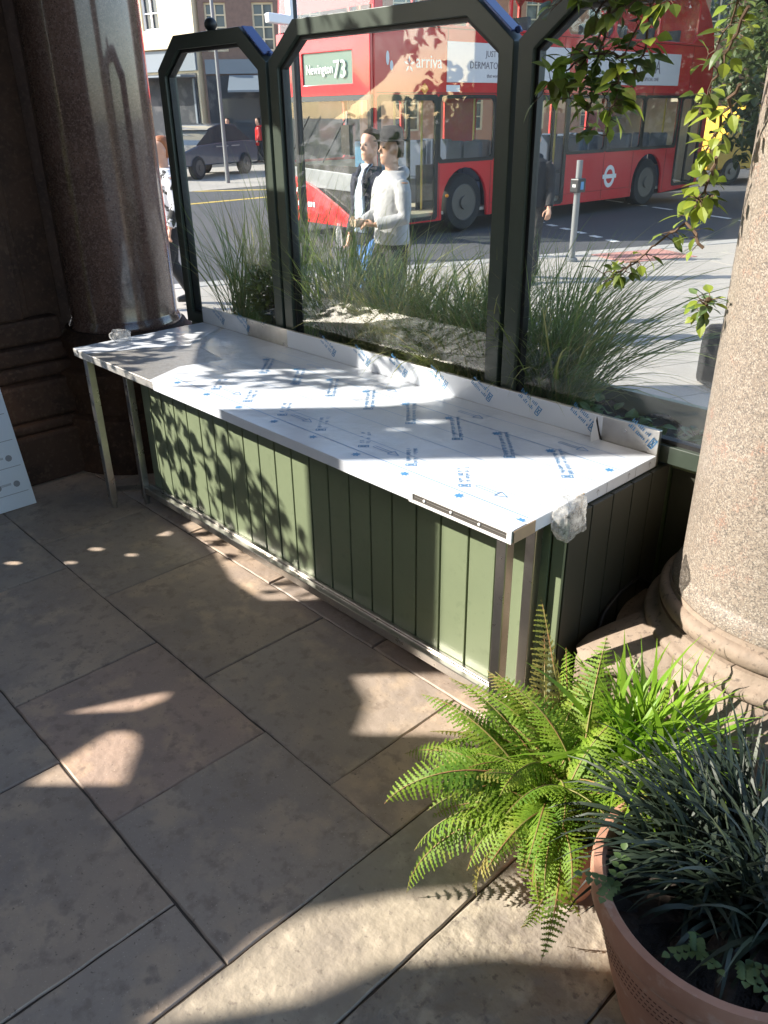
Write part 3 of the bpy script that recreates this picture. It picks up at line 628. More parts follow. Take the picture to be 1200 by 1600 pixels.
def blades(mb, c, n, L, spread, droop, w, az=(0, 2*pi), r0=.05, lean=(0, 0), nseg=7, mats=1, twist=.5):
    for i in range(n):
        a = rnd(*az); d = V(cos(a), sin(a), 0); ll = rnd(*L); ang = pi/2-abs(rnd(0, spread)); dr = rnd(*droop)
        p = Vector(c)+V(rnd(-r0, r0), rnd(-r0, r0), 0); pts = []; sd_ = V(-sin(a), cos(a), 0)
        sd_ = (sd_+V(rnd(-twist, twist), rnd(-twist, twist), rnd(-twist, twist))).normalized()
        for k in range(nseg+1):
            pts.append(p.copy()); st = ll/nseg; p = p+(d*cos(ang)+V(0, 0, sin(ang))).normalized()*st+V(lean[0], lean[1], 0)*st*(k/nseg); ang -= dr/nseg*(.4+1.2*k/nseg)
        ww = w*rnd(.7, 1.2); mb.cur = random.randrange(mats)
        mb.ribbon(pts, [ww*(.55+.45*min(1, k/2))*(1 if k < nseg*.6 else max(.05, 1-(k-nseg*.6)/(nseg*.4+.01))) for k in range(nseg+1)], sd_)
random.seed(31)
mb = MB(); blades(mb, (0, 0, 0), 150, (.24, .4), 1.1, (.4, 1.5), .008, r0=.08)
blades(mb, (.0, .0, 0), 40, (.26, .42), 1.2, (.3, 1.2), .008, az=(-1.2, 1.4), r0=.06)
o = mb.build('strap_leaf_plant', 'spider', smooth=True); o.location = (.45, .03, .33); tag(o, 'bright green strap leaved plant in the sun behind the fern', 'plant')
mb = MB(); blades(mb, (0, 0, 0), 330, (.18, .34), 1.35, (1.3, 2.9), .0056, r0=.12, twist=.8)
blades(mb, (-.08, .0, 0), 120, (.24, .38), 1.35, (1.0, 2.4), .0056, az=(2.0, 4.6), r0=.1, twist=.8)
blades(mb, (-.16, -.02, .02), 90, (.22, .36), 1.3, (1.0, 2.2), .0054, az=(2.4, 4.4), r0=.07, twist=.8)
blades(mb, (-.1, .12, .02), 70, (.22, .36), 1.1, (.8, 2.0), .0054, az=(1.8, 3.6), r0=.07, twist=.8)
o = mb.build('mondo_grass', 'mondo', smooth=True); o.location = (.86, -.17, .355); tag(o, 'dark blackish green mondo grass filling the large terracotta pot', 'grass plant')
def leaf_shape(mb, p, d, up, L, w, fold=.25):
    d = d.normalized(); s = d.cross(up); s = s.normalized() if s.length > 1e-4 else V(1, 0, 0); n = s.cross(d)
    prof = [(0, .0), (.16, .62), (.38, 1), (.62, .82), (.84, .38), (1, 0)]
    mid = [p+d*L*f-n*(L*.22*f*f) for f, _ in prof]; vs = list(mid)
    lf = [m+s*w*k+n*w*fold*k for m, (f, k) in zip(mid, prof)][1:-1]; rt = [m-s*w*k+n*w*fold*k for m, (f, k) in zip(mid, prof)][1:-1]
    vs += lf+rt; fs = []
    for off in (6, 10):
        fs += [(0, 1, off), (1, 2, off+1, off), (2, 3, off+2, off+1), (3, 4, off+3, off+2), (4, 5, off+3)]
    mb.add(vs, fs)
def pinnate(mb, p, d, n, L, w):
    d = d.normalized(); s = d.cross(V(0, 0, 1)).normalized()
    for i in range(n):
        q = p+d*(L*1.1*i)
        for sg in (-1, 1): leaf_shape(mb, q, s*sg+d*.5, V(0, 0, 1), L*rnd(.9, 1.3), w)
    leaf_shape(mb, p+d*(L*1.1*n), d, V(0, 0, 1), L*1.2, w)
for label, loc, dirs in (('small round leaved green sprig at the left rim of the large pot', (.655, -.44, .44), [(-.5, -.5, .3), (.2, -.9, .4), (-.1, .4, .5)]),
                         ('small lobed green sprig lying on dark soil in the large pot', (.845, -.42, .395), [(-.3, -.7, .25), (.5, -.3, .3), (.0, -.2, .6)]),
                         ('lobed green leaves at the right of the large pot by the photo edge', (.93, -.38, .395), [(.2, -.6, .35), (.8, .1, .4), (.6, -.5, .2)])):
    mb = MB()
    for d in dirs: pinnate(mb, V(0, 0, 0), V(*d), 4, .017, .0085)
    o = mb.build('leafy_sprig', 'pelarg', smooth=True); o.location = loc; tag(o, label, 'plant')

# ============================================================ PLANTER GRASSES
random.seed(41)
def clump(label, x, y, n, L, spread, droop, lean, mats, r0=.1, w=.0035, name='ornamental_grass'):
    mb = MB(); blades(mb, (0, 0, 0), int(n*1.7), (L[0]*1.1, L[1]*1.15), spread, droop, w*.85, r0=r0, lean=lean, mats=len(mats), nseg=8)
    o = mb.build(name, list(mats), smooth=True); o.location = (x, y, .8); return tag(o, label, 'grass', 'grasses in the planter')
clump('wispy upright grass behind the narrow glass screen at far left', -2.78, 1.05, 120, (.35, .85), .55, (.3, 1.2), (0, 0), ('grass1', 'grass1', 'grass2'))
clump('tall thin grass with high stalks right of the yellow bush', -2.4, 1.1, 150, (.4, .95), .35, (.2, .9), (.1, 0), ('grass1', 'grass1', 'grass2'))
clump('green grass tuft at the left end of the wide screen', -1.93, 1.08, 320, (.4, .78), .55, (.4, 1.4), (.1, 0), ('grass1', 'grass1', 'grass2'))
clump('straw coloured grass tuft behind the middle of the wide screen', -1.55, 1.1, 340, (.38, .72), .65, (.5, 1.7), (.2, 0), ('grass2', 'grass1', 'grass2'))
clump('drooping green grass tuft right of the straw coloured one', -1.2, 1.08, 340, (.35, .68), .75, (.8, 2.0), (.3, 0), ('grass1', 'grass2', 'grass1'))
clump('spiky grass tuft beside the post between wide and right screens', -.93, 1.08, 240, (.35, .72), .6, (.5, 1.6), (.1, 0), ('grass1', 'grass1', 'grass2'))
clump('large grass tuft leaning far to the right behind the right screen', -.62, 1.08, 420, (.4, .8), .7, (.7, 1.9), (.45, .1), ('grass1', 'grass1', 'grass1', 'grass2'))
clump('short dense pale grass filling the planter left of centre', -1.75, 1.12, 260, (.15, .36), .8, (.6, 2.0), (.1, .05), ('grass2', 'grass1'), r0=.15)
clump('short dense pale grass filling the planter at its centre', -1.38, 1.11, 260, (.14, .34), .8, (.6, 2.0), (.15, .05), ('grass2', 'grass1'), r0=.15)
clump('short dense pale grass filling the planter right of centre', -1.05, 1.12, 260, (.14, .34), .8, (.6, 2.0), (.15, .05), ('grass2', 'grass1', 'grass1'), r0=.15)
def leafy(name, label, c, n, rad, L, w, m, hgt, stems=8, cat='plant', up=.6):
    mb = MB(); c0 = V(0, 0, 0)
    mb.cur = 1
    tips = []
    for i in range(stems):
        a = rnd(0, 2*pi); q = V(cos(a)*rad*rnd(.2, .9), sin(a)*rad*rnd(.2, .9), hgt*rnd(.5, 1)); mb.tube([c0, q*.5+V(0, 0, hgt*.12), q], [.004, .003, .0015], 5); tips.append(q)
    mb.cur = 0
    for i in range(n):
        q = random.choice(tips)*rnd(.3, 1.02)+V(rnd(-1, 1), rnd(-1, 1), rnd(-.6, 1))*rad*.22
        leaf_shape(mb, q, V(rnd(-1, 1), rnd(-1, 1), rnd(-.4, up)), V(rnd(-.4, .4), rnd(-.4, .4), 1), L*rnd(.7, 1.25), w*rnd(.8, 1.2))
    o = mb.build(name, [m, 'stem'], smooth=False); o.location = c; return tag(o, label, cat)
leafy('box_bush', 'yellow green leafy bush behind the narrow glass screen', (-2.5, 1.05, .8), 420, .2, .05, .017, 'bush', .52, 16, 'bush')
for label, c, n in (('soft green lobed plant right of the leaning grass tuft', (-.45, .97, .82), 70), ('spreading soft green plant near the torn film', (-.2, .98, .82), 60), ('pale green plant at the right end of the planter', (.03, 1.1, .82), 60), ('low green plant below the grass by the right post', (-.75, .96, .8), 50)):
    leafy('trailing_plant', label, c, n, .14, .055, .02, 'pelarg', .13, 8)
leafy('trailing_plant', 'low green plant under the straw grass in the planter', (-1.35, .97, .8), 70, .2, .04, .012, 'grass1', .1, 8)

# ============================================================ CLIMBING VINE
random.seed(52)
def vine(label, stems, dens, L, mats, name='climbing_vine', thick=.0045):
    mb = MB()
    for pts in stems:
        pts = [Vector(p) for p in pts]; fine = []
        for i in range(len(pts)-1):
            for k in range(6): fine.append(pts[i].lerp(pts[i+1], k/6)+V(rnd(-1, 1), rnd(-1, 1), rnd(-1, 1))*.006)
        fine.append(pts[-1]); n = len(fine)
        mb.cur = len(mats); mb.tube(fine, [thick*(1-.75*i/n) for i in range(n)], 6)
        for i in range(1, n):
            for _ in range(dens):
                if random.random() < (.2+.7*(sin(i*.8+len(pts)) > -.1)):
                    tg = (fine[i]-fine[i-1]).normalized(); d = V(rnd(-1, 1), rnd(-1, 1), rnd(-.8, .7)); d = (d-tg*d.dot(tg)*.6).normalized()
                    q = fine[i]+d*rnd(.01, .03); mb.cur = len(mats); mb.tube([fine[i], q], .0012, 4); mb.cur = random.randrange(len(mats))
                    leaf_shape(mb, q, d+V(0, 0, -.2), V(rnd(-.7, .7), rnd(-.7, .7), 1), L*rnd(.6, 1.25), L*.3*rnd(.85, 1.15), .18)
    return tag(mb.build(name, list(mats)+['stem'], smooth=False), label, 'vine')
y_ = .58
vine('leafy vine hanging from above in front of the right glass screen', [
    [(.12, y_, 2.75), (.02, y_, 2.4), (-.08, y_, 2.22), (-.17, y_, 2.08), (-.22, y_, 1.96)], [(.02, y_, 2.4), (-.12, y_-.03, 2.3), (-.25, y_, 2.2), (-.33, y_, 2.1), (-.40, y_+.02, 2.02)],
    [(-.08, y_, 2.22), (-.2, y_-.03, 2.18), (-.3, y_, 2.06), (-.33, y_, 1.98)], [(-.17, y_, 2.08), (-.16, y_-.03, 1.98), (-.2, y_, 1.88)], [(-.12, y_-.03, 2.3), (-.2, y_, 2.28), (-.3, y_+.02, 2.25)],
    [(-.1, y_, 2.2), (-.13, y_+.03, 2.08), (-.14, y_, 1.97)], [(-.22, y_, 2.2), (-.28, y_+.03, 2.0), (-.26, y_, 1.9)], [(.02, y_, 2.4), (0, y_-.02, 2.28), (-.05, y_, 2.2)], [(-.17, y_, 2.08), (-.28, y_+.02, 2.09), (-.38, y_, 2.04), (-.43, y_, 1.99)], [(-.2, y_, 2.28), (-.32, y_, 2.27), (-.42, y_, 2.2)]], 4, .056, ('vine', 'vine', 'vinelight'))
vine('leafy vine climbing beside the pale granite column', [
    [(.3, .42, 2.7), (.2, .5, 2.3), (.12, .6, 2.15), (.05, .62, 2.05)], [(.24, .4, 2.15), (.18, .46, 2.06), (.1, .55, 1.98), (.07, .6, 1.92)], [(.24, .42, 2.0), (.17, .5, 1.9), (.13, .56, 1.86), (.08, .6, 1.8)],
    [(.19, .5, 1.75), (.14, .52, 1.73), (.08, .58, 1.74)], [(.2, .46, 1.84), (.16, .5, 1.76), (.1, .55, 1.69)]], 3, .048, ('vinelight', 'vine', 'vinelight'))
vine('long bare vine shoot with a few leaves reaching left from the column', [
    [(.17, .52, 1.62), (.1, .56, 1.67), (.02, .6, 1.63), (-.06, .6, 1.55), (-.12, .6, 1.5), (-.17, .6, 1.475)], [(-.06, .6, 1.55), (-.1, .58, 1.52), (-.17, .6, 1.5)]], 2, .042, ('vinelight', 'vine'))
vine('small bright vine sprig low on the edge of the column', [[(.22, .5, 1.5), (.19, .55, 1.47), (.17, .58, 1.43)], [(.19, .55, 1.47), (.16, .58, 1.47)]], 3, .04, ('vinelight', 'pelarg'))
# unseen leaves added over the side wall openings to dapple the counter
random.seed(63)
mb = MB()
def wleaf(s, h, L):
    p = sh2yz((s, h), WX+.02); leaf_shape(mb, V(WX+.02+rnd(-.03, .05), p[0], p[1]), V(rnd(-.3, .3), rnd(-1, 1), rnd(-1, .3)), V(1, rnd(-.5, .5), .5), L, L*.3)
for i in range(250):
    s = rnd(-2.36, -1.45); h = rnd(-.8, .12-.2*(s+2.3)); wleaf(s, h, rnd(.07, .12))
for i in range(130):
    s = rnd(-2.36, -1.85); h = rnd(-.6, .12); wleaf(s, h, rnd(.08, .12))
for i in range(170):
    f = random.random(); s = -1.52+.42*f+rnd(-.1, .06); h = .0-.19*f+rnd(-.36, .03); wleaf(s, h, rnd(.07, .11))
for i in range(120):
    s = rnd(-1.62, -1.36); h = rnd(.15, .75); wleaf(s, h, rnd(.07, .11))
for i in range(90):
    s = rnd(-1.95, -1.2); h = rnd(.5, .98)-.0; wleaf(s, h+(.25 if s < -1.62 else (.12 if s > -1.45 else 0)), rnd(.07, .11))
for i in range(110):
    s = rnd(-2.0, -1.5); h = rnd(1.0, 2.35); wleaf(s, h, rnd(.08, .13))
tag(mb.build('climbing_vine', 'vine'), 'unseen leaves added over the side wall openings to dapple the sunlight on the counter', 'vine')

# ============================================================ STREET: BUS
TH = R(2.2)
t = thing('double_decker_bus', 'red double decker bus with white advert boards standing in the road', 'bus', (-8.99, 10.05, 0), -TH)
BW = -2.5
f0 = lambda p: (0, p[0], p[1]); f1 = lambda p: (-.06, p[0], p[1]); g0 = lambda p: (BW, p[0], p[1]); g1 = lambda p: (BW+.06, p[0], p[1])
def wheelarch(c, r): return [(c+r*cos(R(a)), .30+max(0, r*sin(R(a))+.18)) for a in range(180, -1, -15)]
side = [(-2.14, .22), (-.58, .22)]+[(0+.58*cos(R(a)), .46+.6*sin(R(a))) for a in range(180, -1, -15)]+[(.6, .22), (5.27, .22)]+[(5.85+.58*cos(R(a)), .46+.6*sin(R(a))) for a in range(180, -1, -15)]+[(6.45, .22), (8.0, .30), (8.06, 1.2), (8.08, 2.3), (8.02, 2.95), (7.86, 3.4), (7.6, 3.75), (7.25, 4.05), (6.8, 4.25), (6.2, 4.38), (-1.5, 4.38), (-1.85, 4.28), (-2.02, 4.05), (-2.08, 3.4)]
def rct(a, b, c, d, r=.05):
    return [(a+r, c), (b-r, c), (b, c+r), (b, d-r), (b-r, d), (a+r, d), (a, d-r), (a, c+r)]
lower_win = [(-.66, .70), (.78, 1.92), (2.88, 4.12), (4.18, 5.42), (5.48, 6.8)]
doors = [(-2.0, -.74, .27, 2.14), (1.98, 2.80, .27, 2.14), (6.92, 7.82, .36, 2.16)]
upper_win = [(-1.9, -.55), (-.48, 1.0), (1.07, 2.55), (2.62, 4.1), (4.17, 5.65), (5.72, 7.15)]
hl = [rct(a, b, 1.19, 2.16) for a, b in lower_win]+[rct(*d) for d in doors]+[rct(a, b, 3.2, 4.02, .1) for a, b in upper_win]
mb = MB().plate([side]+hl, f0, f1); mb.plate([side]+[rct(a, b, 1.19, 2.16) for a, b in lower_win+[(-2., -.74)]]+[rct(a, b, 3.2, 4.02, .1) for a, b in upper_win], g0, g1)
top = side[side.index((8.06, 1.2)):]
mb.rings([[(-.02, y, z) for y, z in top], [(BW+.02, y, z) for y, z in top]], closed=False)
fo = [(BW, 2.22), (0, 2.22), (0, 3.15), (BW, 3.15)]
front = lambda dy: (lambda p: (p[0], -2.16+dy+.10*max(0, (p[1]-3.1))-.04*(1-abs(p[0]/1.25+1)**3), p[1]))
mb.plate([[(BW+.02, 2.2), (-.02, 2.2), (-.02, 3.15), (BW+.02, 3.15)], [(-1.72, 2.36), (-.42, 2.36), (-.42, 2.82), (-1.72, 2.82)]], front(0), front(.06))
mb.plate([[(BW+.02, 4.02), (-.02, 4.02), (-.1, 4.34), (BW+.1, 4.34)]], front(0), front(.06))
mb.build('body', 'busred', t, auto=30, bevel=.012)
# black lower deck frames, front mask
mb = MB()
for a, b in lower_win: mb.plate([rct(a-.05, b+.05, 1.15, 2.2), rct(a+.02, b-.02, 1.21, 2.14)], lambda p: (.006, p[0], p[1]), lambda p: (-.03, p[0], p[1]))
for d in doors: mb.plate([rct(d[0]-.05, d[1]+.05, d[2]-.02, d[3]+.06), rct(d[0]+.03, d[1]-.03, d[2]+.04, d[3]-.03)], lambda p: (.006, p[0], p[1]), lambda p: (-.03, p[0], p[1])); m_ = (d[0]+d[1])/2; mb.box(-.03, .004, m_-.03, m_+.03, d[2]+.05, d[3]-.04)
mb.plate([[(BW+.02, .25), (-.02, .25), (-.02, 2.2), (BW+.02, 2.2)], [(BW+.1, 1.15), (-.1, 1.15), (-.1, 2.12), (BW+.1, 2.12)]], front(.005), front(.06))
mb.box(BW+.1, -.1, -2.1, 7.9, .2, .3)
mb.build('window_surround', 'busblack', t)
mb = MB().plate([[(BW+.1, .80), (-.06, .76), (-.06, 1.02), (BW+.1, 1.12)]], front(-.03), front(.0)); mb.build('bumper', 'busgrey', t, bevel=.01)
MB().plate([[(BW+.02, .2), (-.25, .2), (-.3, .27), (-.8, .52), (-1.4, .78), (-1.9, .93), (BW+.02, 1.02)]], front(-.045), front(-.005)).build('front_swoop', 'busred', t, bevel=.01)
MB().plate([[(BW+.1, 1.15), (-.1, 1.15), (-.1, 2.12), (BW+.1, 2.12)]], front(.03), front(.036)).build('windscreen', 'busglass', t)
MB().plate([[(BW+.06, 3.17), (-.06, 3.17), (-.1, 4.0), (BW+.1, 4.0)]], front(.03), front(.036)).build('upper_windscreen', 'busglass', t)
MB().plate([[(-1.73, 2.35), (-.41, 2.35), (-.41, 2.83), (-1.73, 2.83)]], front(.03), front(.05)).build('route_display', 'display', t)
text('route_lettering', 'Newington', .2, 'signwhite', t, (-1.62, -2.19, 2.52), (1, 0, 0), (0, 0, 1), sx=.8)
text('route_number', '73', .36, 'signwhite', t, (-.9, -2.19, 2.45), (1, 0, 0), (0, 0, 1), sx=.95)
for a, b in lower_win: MB().box(-.022, -.016, a, b, 1.19, 2.16).build('window', 'busglass', t)
for a, b in upper_win: MB().box(-.03, -.024, a, b, 3.2, 4.02).build('window', 'busglass', t)
for d in doors: MB().box(-.022, -.016, d[0], d[1], d[2], d[3]).build('door', 'busglass', t)
mb = MB().box(BW+.08, -.08, -2.0, 7.9, .31, .36).box(BW+.08, -.08, -2.0, 7.6, 2.25, 2.33).box(BW+.08, BW+.1, -2.0, 7.9, .36, 1.15).box(BW+.08, -.08, 7.9, 7.93, .4, 2.2)
mb.build('interior_floor', 'businside', t)
st = MB().box(-.2, .2, -.2, .22, 0, .44).box(-.2, .2, .15, .25, .441, 1.1).build('seat', 'seat', t, bevel=.03); st.location = (-.3, .3, .362); first = True
for ys, xs_, z in (((.3, 1.0, 3.3, 4.1, 4.9, 5.7, 6.4), (-.3, -.75, -1.75, -2.2), .362), ((-.6, .5, 1.5, 2.5, 3.5, 4.5, 5.5, 6.5), (-.35, -2.15), 2.335)):
    for y in ys:
        for x in xs_:
            if first: first = False; continue
            c = st.copy(); COL.objects.link(c); c.parent = t; c.location = (x, y, z)
MB().box(-1.5, -1.0, -1.3, -.9, .362, 1.5).build('driver_seat', 'blue', t, bevel=.03)
for x, y in ((-.5, -.6), (-1.2, -.6), (-.3, 1.95), (-.3, 2.85), (-1.1, 2.4), (-.5, 4.5), (-.4, 6.9), (-1.6, 1.9), (-1.6, 4)): MB().tube([(x, y, .362), (x, y, 2.24)], .02, 8).build('grab_pole', 'pole_y', t)
MB().tube([(-.3, -2.26, 1.9), (-.25, -2.45, 1.95), (-.22, -2.5, 1.75)], .025, 6).tube([(-1.2, -2.24, 1.2), (-.5, -2.26, 1.9)], .012, 5).tube([(-2.2, -2.24, 1.2), (-1.5, -2.26, 1.9)], .012, 5).box(-.32, -.12, -2.53, -2.45, 1.35, 1.78).build('mirror_and_wipers', 'busblack', t)
def wheel(parent, y, x, r, w=.28, rim=.3, nm='wheel'):
    rg = [(r*.55, -w/2), (r*.93, -w/2), (r, -w*.35), (r, w*.35), (r*.93, w/2), (r*.55, w/2)]
    n = 36; mb = MB(); mb.rings([[(x+a, y+q*cos(2*pi*i/n), r+q*sin(2*pi*i/n)) for i in range(n)] for q, a in rg]); wh = mb.build(nm, 'tyre', parent, auto=40)
    mb = MB(); sg = 1 if x > -1 else -1; e = x+sg*w/2
    mb.rings([[(e+sg*a, y+q*cos(2*pi*i/n), r+q*sin(2*pi*i/n)) for i in range(n)] for q, a in ((rim*1.04, .003), (rim, .012), (rim*.82, -.05), (rim*.4, -.04), (rim*.36, .04), (.02, .045))])
    for i in range(8): a = 2*pi*i/8; mb.sphere((e-sg*.03, y+rim*.6*cos(a), r+rim*.6*sin(a)), .022, n=8, m=5)
    mb.build('rim', 'rim', wh, auto=40); return wh
for y in (0, 5.85):
    wheel(t, y, -.16, .48); wheel(t, y, -2.34, .48)
for y in (0, 5.85): MB().box(-.65, -.62, y-.6, y+.6, .362, 1.1).build('wheel_well', 'busblack', t)
# adverts and writing on the side
YA, ZA = (0, 1, 0), (0, 0, 1)
for a, b in ((-.52, 2.75), (3.3, 6.6)):
    ad = MB().box(.002, .016, a, b, 2.38, 2.97).build('advert_board', 'ad', t, bevel=.004)
    if a < 0:
        text('lettering', 'JUST IN', .13, 'adpurple', ad, (.018, .62, 2.77), YA, ZA, 'CENTER'); text('lettering', 'DERMATOLOGIST', .15, 'adpurple', ad, (.018, .62, 2.59), YA, ZA, 'CENTER'); text('lettering', 'that works', .08, 'adpurple', ad, (.018, .62, 2.46), YA, ZA, 'CENTER')
    else:
        text('lettering', 'KLIRA', .36, 'adpurple', ad, (.018, 5.45, 2.60), YA, ZA, 'CENTER', .8); text('lettering', 'THE SPECIAL ONE', .09, 'adpurple', ad, (.018, 5.45, 2.46), YA, ZA, 'CENTER')
text('fleet_lettering', 'arriva', .27, 'signwhite', t, (.004, -1.22, 2.58), YA, ZA, sx=.95)
mb = MB()
for k in range(5):
    a = R(90+72*k); mb.poly([(.004, -1.36+.02*cos(a)+dy, 2.62+.02*sin(a)+dz) for dy, dz in ((0, 0), (.05*cos(a)-.02*sin(a), .05*sin(a)+.02*cos(a)), (.1*cos(a), .1*sin(a)), (.05*cos(a)+.02*sin(a), .05*sin(a)-.02*cos(a)))])
mb.poly([(.004, -1.82+.035*cos(R(i*36)), 2.7+.1*sin(R(i*36))) for i in range(10)]); mb.poly([(.004, -1.74+.035*cos(R(i*36)), 2.6+.07*sin(R(i*36))) for i in range(10)])
mb.box(.0015, .004, -.52, -.2, 2.24, 2.34); mb.build('fleet_emblem', 'signwhite', t)
MB().poly([(.004, -1.02, 2.37), (-.0+.004, -.93, 2.28), (.004, -1.02, 2.19), (.004, -1.11, 2.28)]).build('hazard_sticker', 'amber', t)
mb = MB(); c = (4.4, .68)
def ann(r0, r1, yy, sc=1.15): return [[(yy+r1*cos(2*pi*i/28), c[1]+sc*r1*sin(2*pi*i/28)) for i in range(28)], [(yy+r0*cos(2*pi*i/28), c[1]+sc*r0*sin(2*pi*i/28)) for i in range(28)]]
mb.plate(ann(.12, .19, c[0]), lambda p: (.006, p[0], p[1]), lambda p: (.001, p[0], p[1])); mb.box(.001, .007, c[0]-.24, c[0]+.24, c[1]-.04, c[1]+.04)
mb.build('roundel', 'signwhite', t)
mb = MB(); c = (0, .62)
mb.plate([[(-1.95+.055*cos(2*pi*i/20), .72+.055*sin(2*pi*i/20)) for i in range(20)], [(-1.95+.035*cos(2*pi*i/20), .72+.035*sin(2*pi*i/20)) for i in range(20)]], front(-.05), front(-.046))
mb.plate([[(-2.03, .71), (-1.87, .71), (-1.87, .73), (-2.03, .73)]], front(-.052), front(-.046))
for i in range(8): mb.plate([[(-2.05+i*.075, .47), (-2.0+i*.075, .47), (-2.0+i*.075, .55), (-2.05+i*.075, .55)]], front(-.05), front(-.046))
mb.build('front_emblem', 'signwhite', t)
mb = MB()
for y in (-.66, .66, 2.86, 4.15, 5.2, 6.5): mb.box(.0005, .0022, y-.005, y+.005, .26, 1.13)
for y in (-.5, 1.03, 2.58, 4.13, 5.7, 7.1): mb.box(.0005, .0022, y-.004, y+.004, 2.24, 3.14)
mb.box(.0005, .0024, -2.05, 8.0, 2.215, 2.228).box(.0005, .0024, -2.05, 7.9, 3.145, 3.155).box(.0005, .0024, .66, 5.2, .42, .426)
mb.build('panel_seam', 'busblack', t)
MB().sphere((.0, -.45, .62), .03).build('side_lamp', 'amber', t); MB().box(-.03, .003, 7.15, 7.6, 2.42, 2.8).build('rear_vent', 'lampred', t)

# ------------------------------------------------------------ car
t = thing('parked_car', 'dark blue hatchback car stopped across the road behind the narrow screen', 'car', (-26.0, 15.2, -.03), R(24)); t.scale = (1.08,)*3
prof_l = [(-2.3, .35), (-2.3, .72), (-2.1, .88), (-1.2, 1.0), (1.75, 1.05), (2.25, .95), (2.3, .5), (2.2, .3)]
mb = MB(); wdt = .92
def lat(z): return wdt-.05*max(0, (z-.7))**1.0
body = [(-2.3, .4), (-2.32, .62), (-2.2, .8), (-1.25, .98), (-.4, 1.02), (1.5, 1.06), (2.2, 1.02), (2.32, .7), (2.25, .36)]
mb.rings([[(x*(.92 if abs(x) > .8 else 1), y, z) for y, z in body] for x in (-.92, -.88, .88, .92)])
mb.build('body', 'carblue', t, auto=40, bevel=.04)
cab = [(-1.3, .97), (-.45, 1.42), (.3, 1.55), (1.1, 1.5), (2.1, 1.05)]
MB().rings([[(x, y*.97, z-.005) for y, z in cab] for x in (-.74, .74)]).build('window', 'winglass', t, auto=40)
MB().rings([[(x, y, z) for y, z in [(-.55, 1.40), (-.4, 1.46), (.3, 1.58), (1.1, 1.53), (1.3, 1.45), (1.1, 1.48), (.3, 1.53), (-.4, 1.41)]] for x in (-.72, .72)]).build('roof', 'carblue', t, auto=40)
for y in (-1.4, 1.4):
    for x in (.8, -.8): wheel(t, y, x, .34, .22, .22)
MB().box(.6, .9, -2.33, -2.2, .68, .78).build('headlight', 'signwhite', t); MB().box(.6, .9, 2.2, 2.33, .85, .95).build('tail_light', 'lampred', t)
MB().box(.925, .93, -.4, .3, .9, .93).box(.925, .93, .5, 1.0, .9, .93).build('door_handle', 'silver', t)
# yellow van far right, dark car
t = thing('delivery_van', 'yellow van far down the road behind the bus', 'van', (-10.3, 24.2, -.03), R(-20))
MB().rings([[(x, y, z) for y, z in [(-2.4, .4), (-2.4, 1.0), (-1.9, 1.25), (-1.3, 2.0), (2.4, 2.05), (2.4, .4)]] for x in (-.95, .95)]).build('body', mat('yellow_van_paint', (.6, .36, .03), .35), t, bevel=.06)
MB().box(.951, .957, -1.3, -.5, 1.25, 1.85).build('window', 'winglass', t)
for y in (-1.5, 1.5): wheel(t, y, .85, .36, .22, .22); wheel(t, y, -.85, .36, .22, .22)
# ------------------------------------------------------------ crossing post
t = thing('crossing_post', 'grey push button post standing on the pavement in front of the bus', 'post', (-5.62, 8.55, 0))
MB().tube([(0, 0, 0), (0, 0, 1.0)], .045, 16).lathe([(.085, 0), (.085, .03), (.062, .05)]).build('pole', 'galv', t, auto=40)
MB().box(-.07, .07, -.09, .09, .92, 1.1).build('push_button_box', 'black', t, bevel=.015)
MB().tube([(0, 0, 1.1), (0, 0, 1.33)], .042, 14).build('cap', 'galv', t)
MB().box(-.03, .03, -.094, -.0905, .99, 1.03).build('button_plate', 'silver', t); MB().box(.0705, .074, -.04, .03, .96, 1.06).build('sign_plate', 'blue', t)
t = thing('street_lamp', 'slim grey lamp post far across the road behind the car', 'street lamp', (-22.4, 13.9, -.03)); MB().tube([(0, 0, 0), (0, 0, 2), (0, 0, 9)], [.07, .055, .045], 12).build('pole', 'galv', t); MB().tube([(0, 0, 9), (.6, 0, 9.3), (1.4, 0, 9.3)], .05, 8).box(1.2, 1.8, -.12, .12, 9.25, 9.36).build('lamp_head', 'galv', t)
t = thing('camera_pole', 'dark pole carrying a white traffic camera above the gap between narrow and wide screens', 'camera pole', (-8.55, 6.03, 0))
MB().tube([(0, 0, 0), (0, 0, 3.5)], .06, 12).build('pole', 'black', t); MB().obox((-.02, -.22, 3.05), V(.03, .17, -.01), V(.06, -.012, 0), V(0, 0, .055)).build('camera_housing', 'cctvwhite', t, bevel=.015); MB().obox((.0, -.02, 3.18), V(.05, 0, 0), V(0, .06, 0), V(0, 0, .2)).build('bracket', 'cctvwhite', t)
t = thing('black_bag', 'black backpack standing on the pavement by the pale column', 'bag', (-1.42, 4.42, .003), R(-35))
MB().rings([[(x*w, y, z) for x, y in [(-.17, -.1), (.17, -.1), (.19, .02), (.15, .11), (-.15, .11), (-.19, .02)]] for z, w in [(0, .9), (.05, 1), (.3, 1), (.42, .85), (.47, .5)]]).build('bag_body', 'blackcloth', t, bevel=.03)
MB().tube([(-.08, .12, .42), (-.1, .2, .3), (-.1, .2, .15), (-.09, .12, .05)], .015, 8).tube([(.08, .12, .42), (.1, .2, .3), (.1, .2, .15), (.09, .12, .05)], .015, 8).build('strap', 'blackcloth', t, smooth=True)

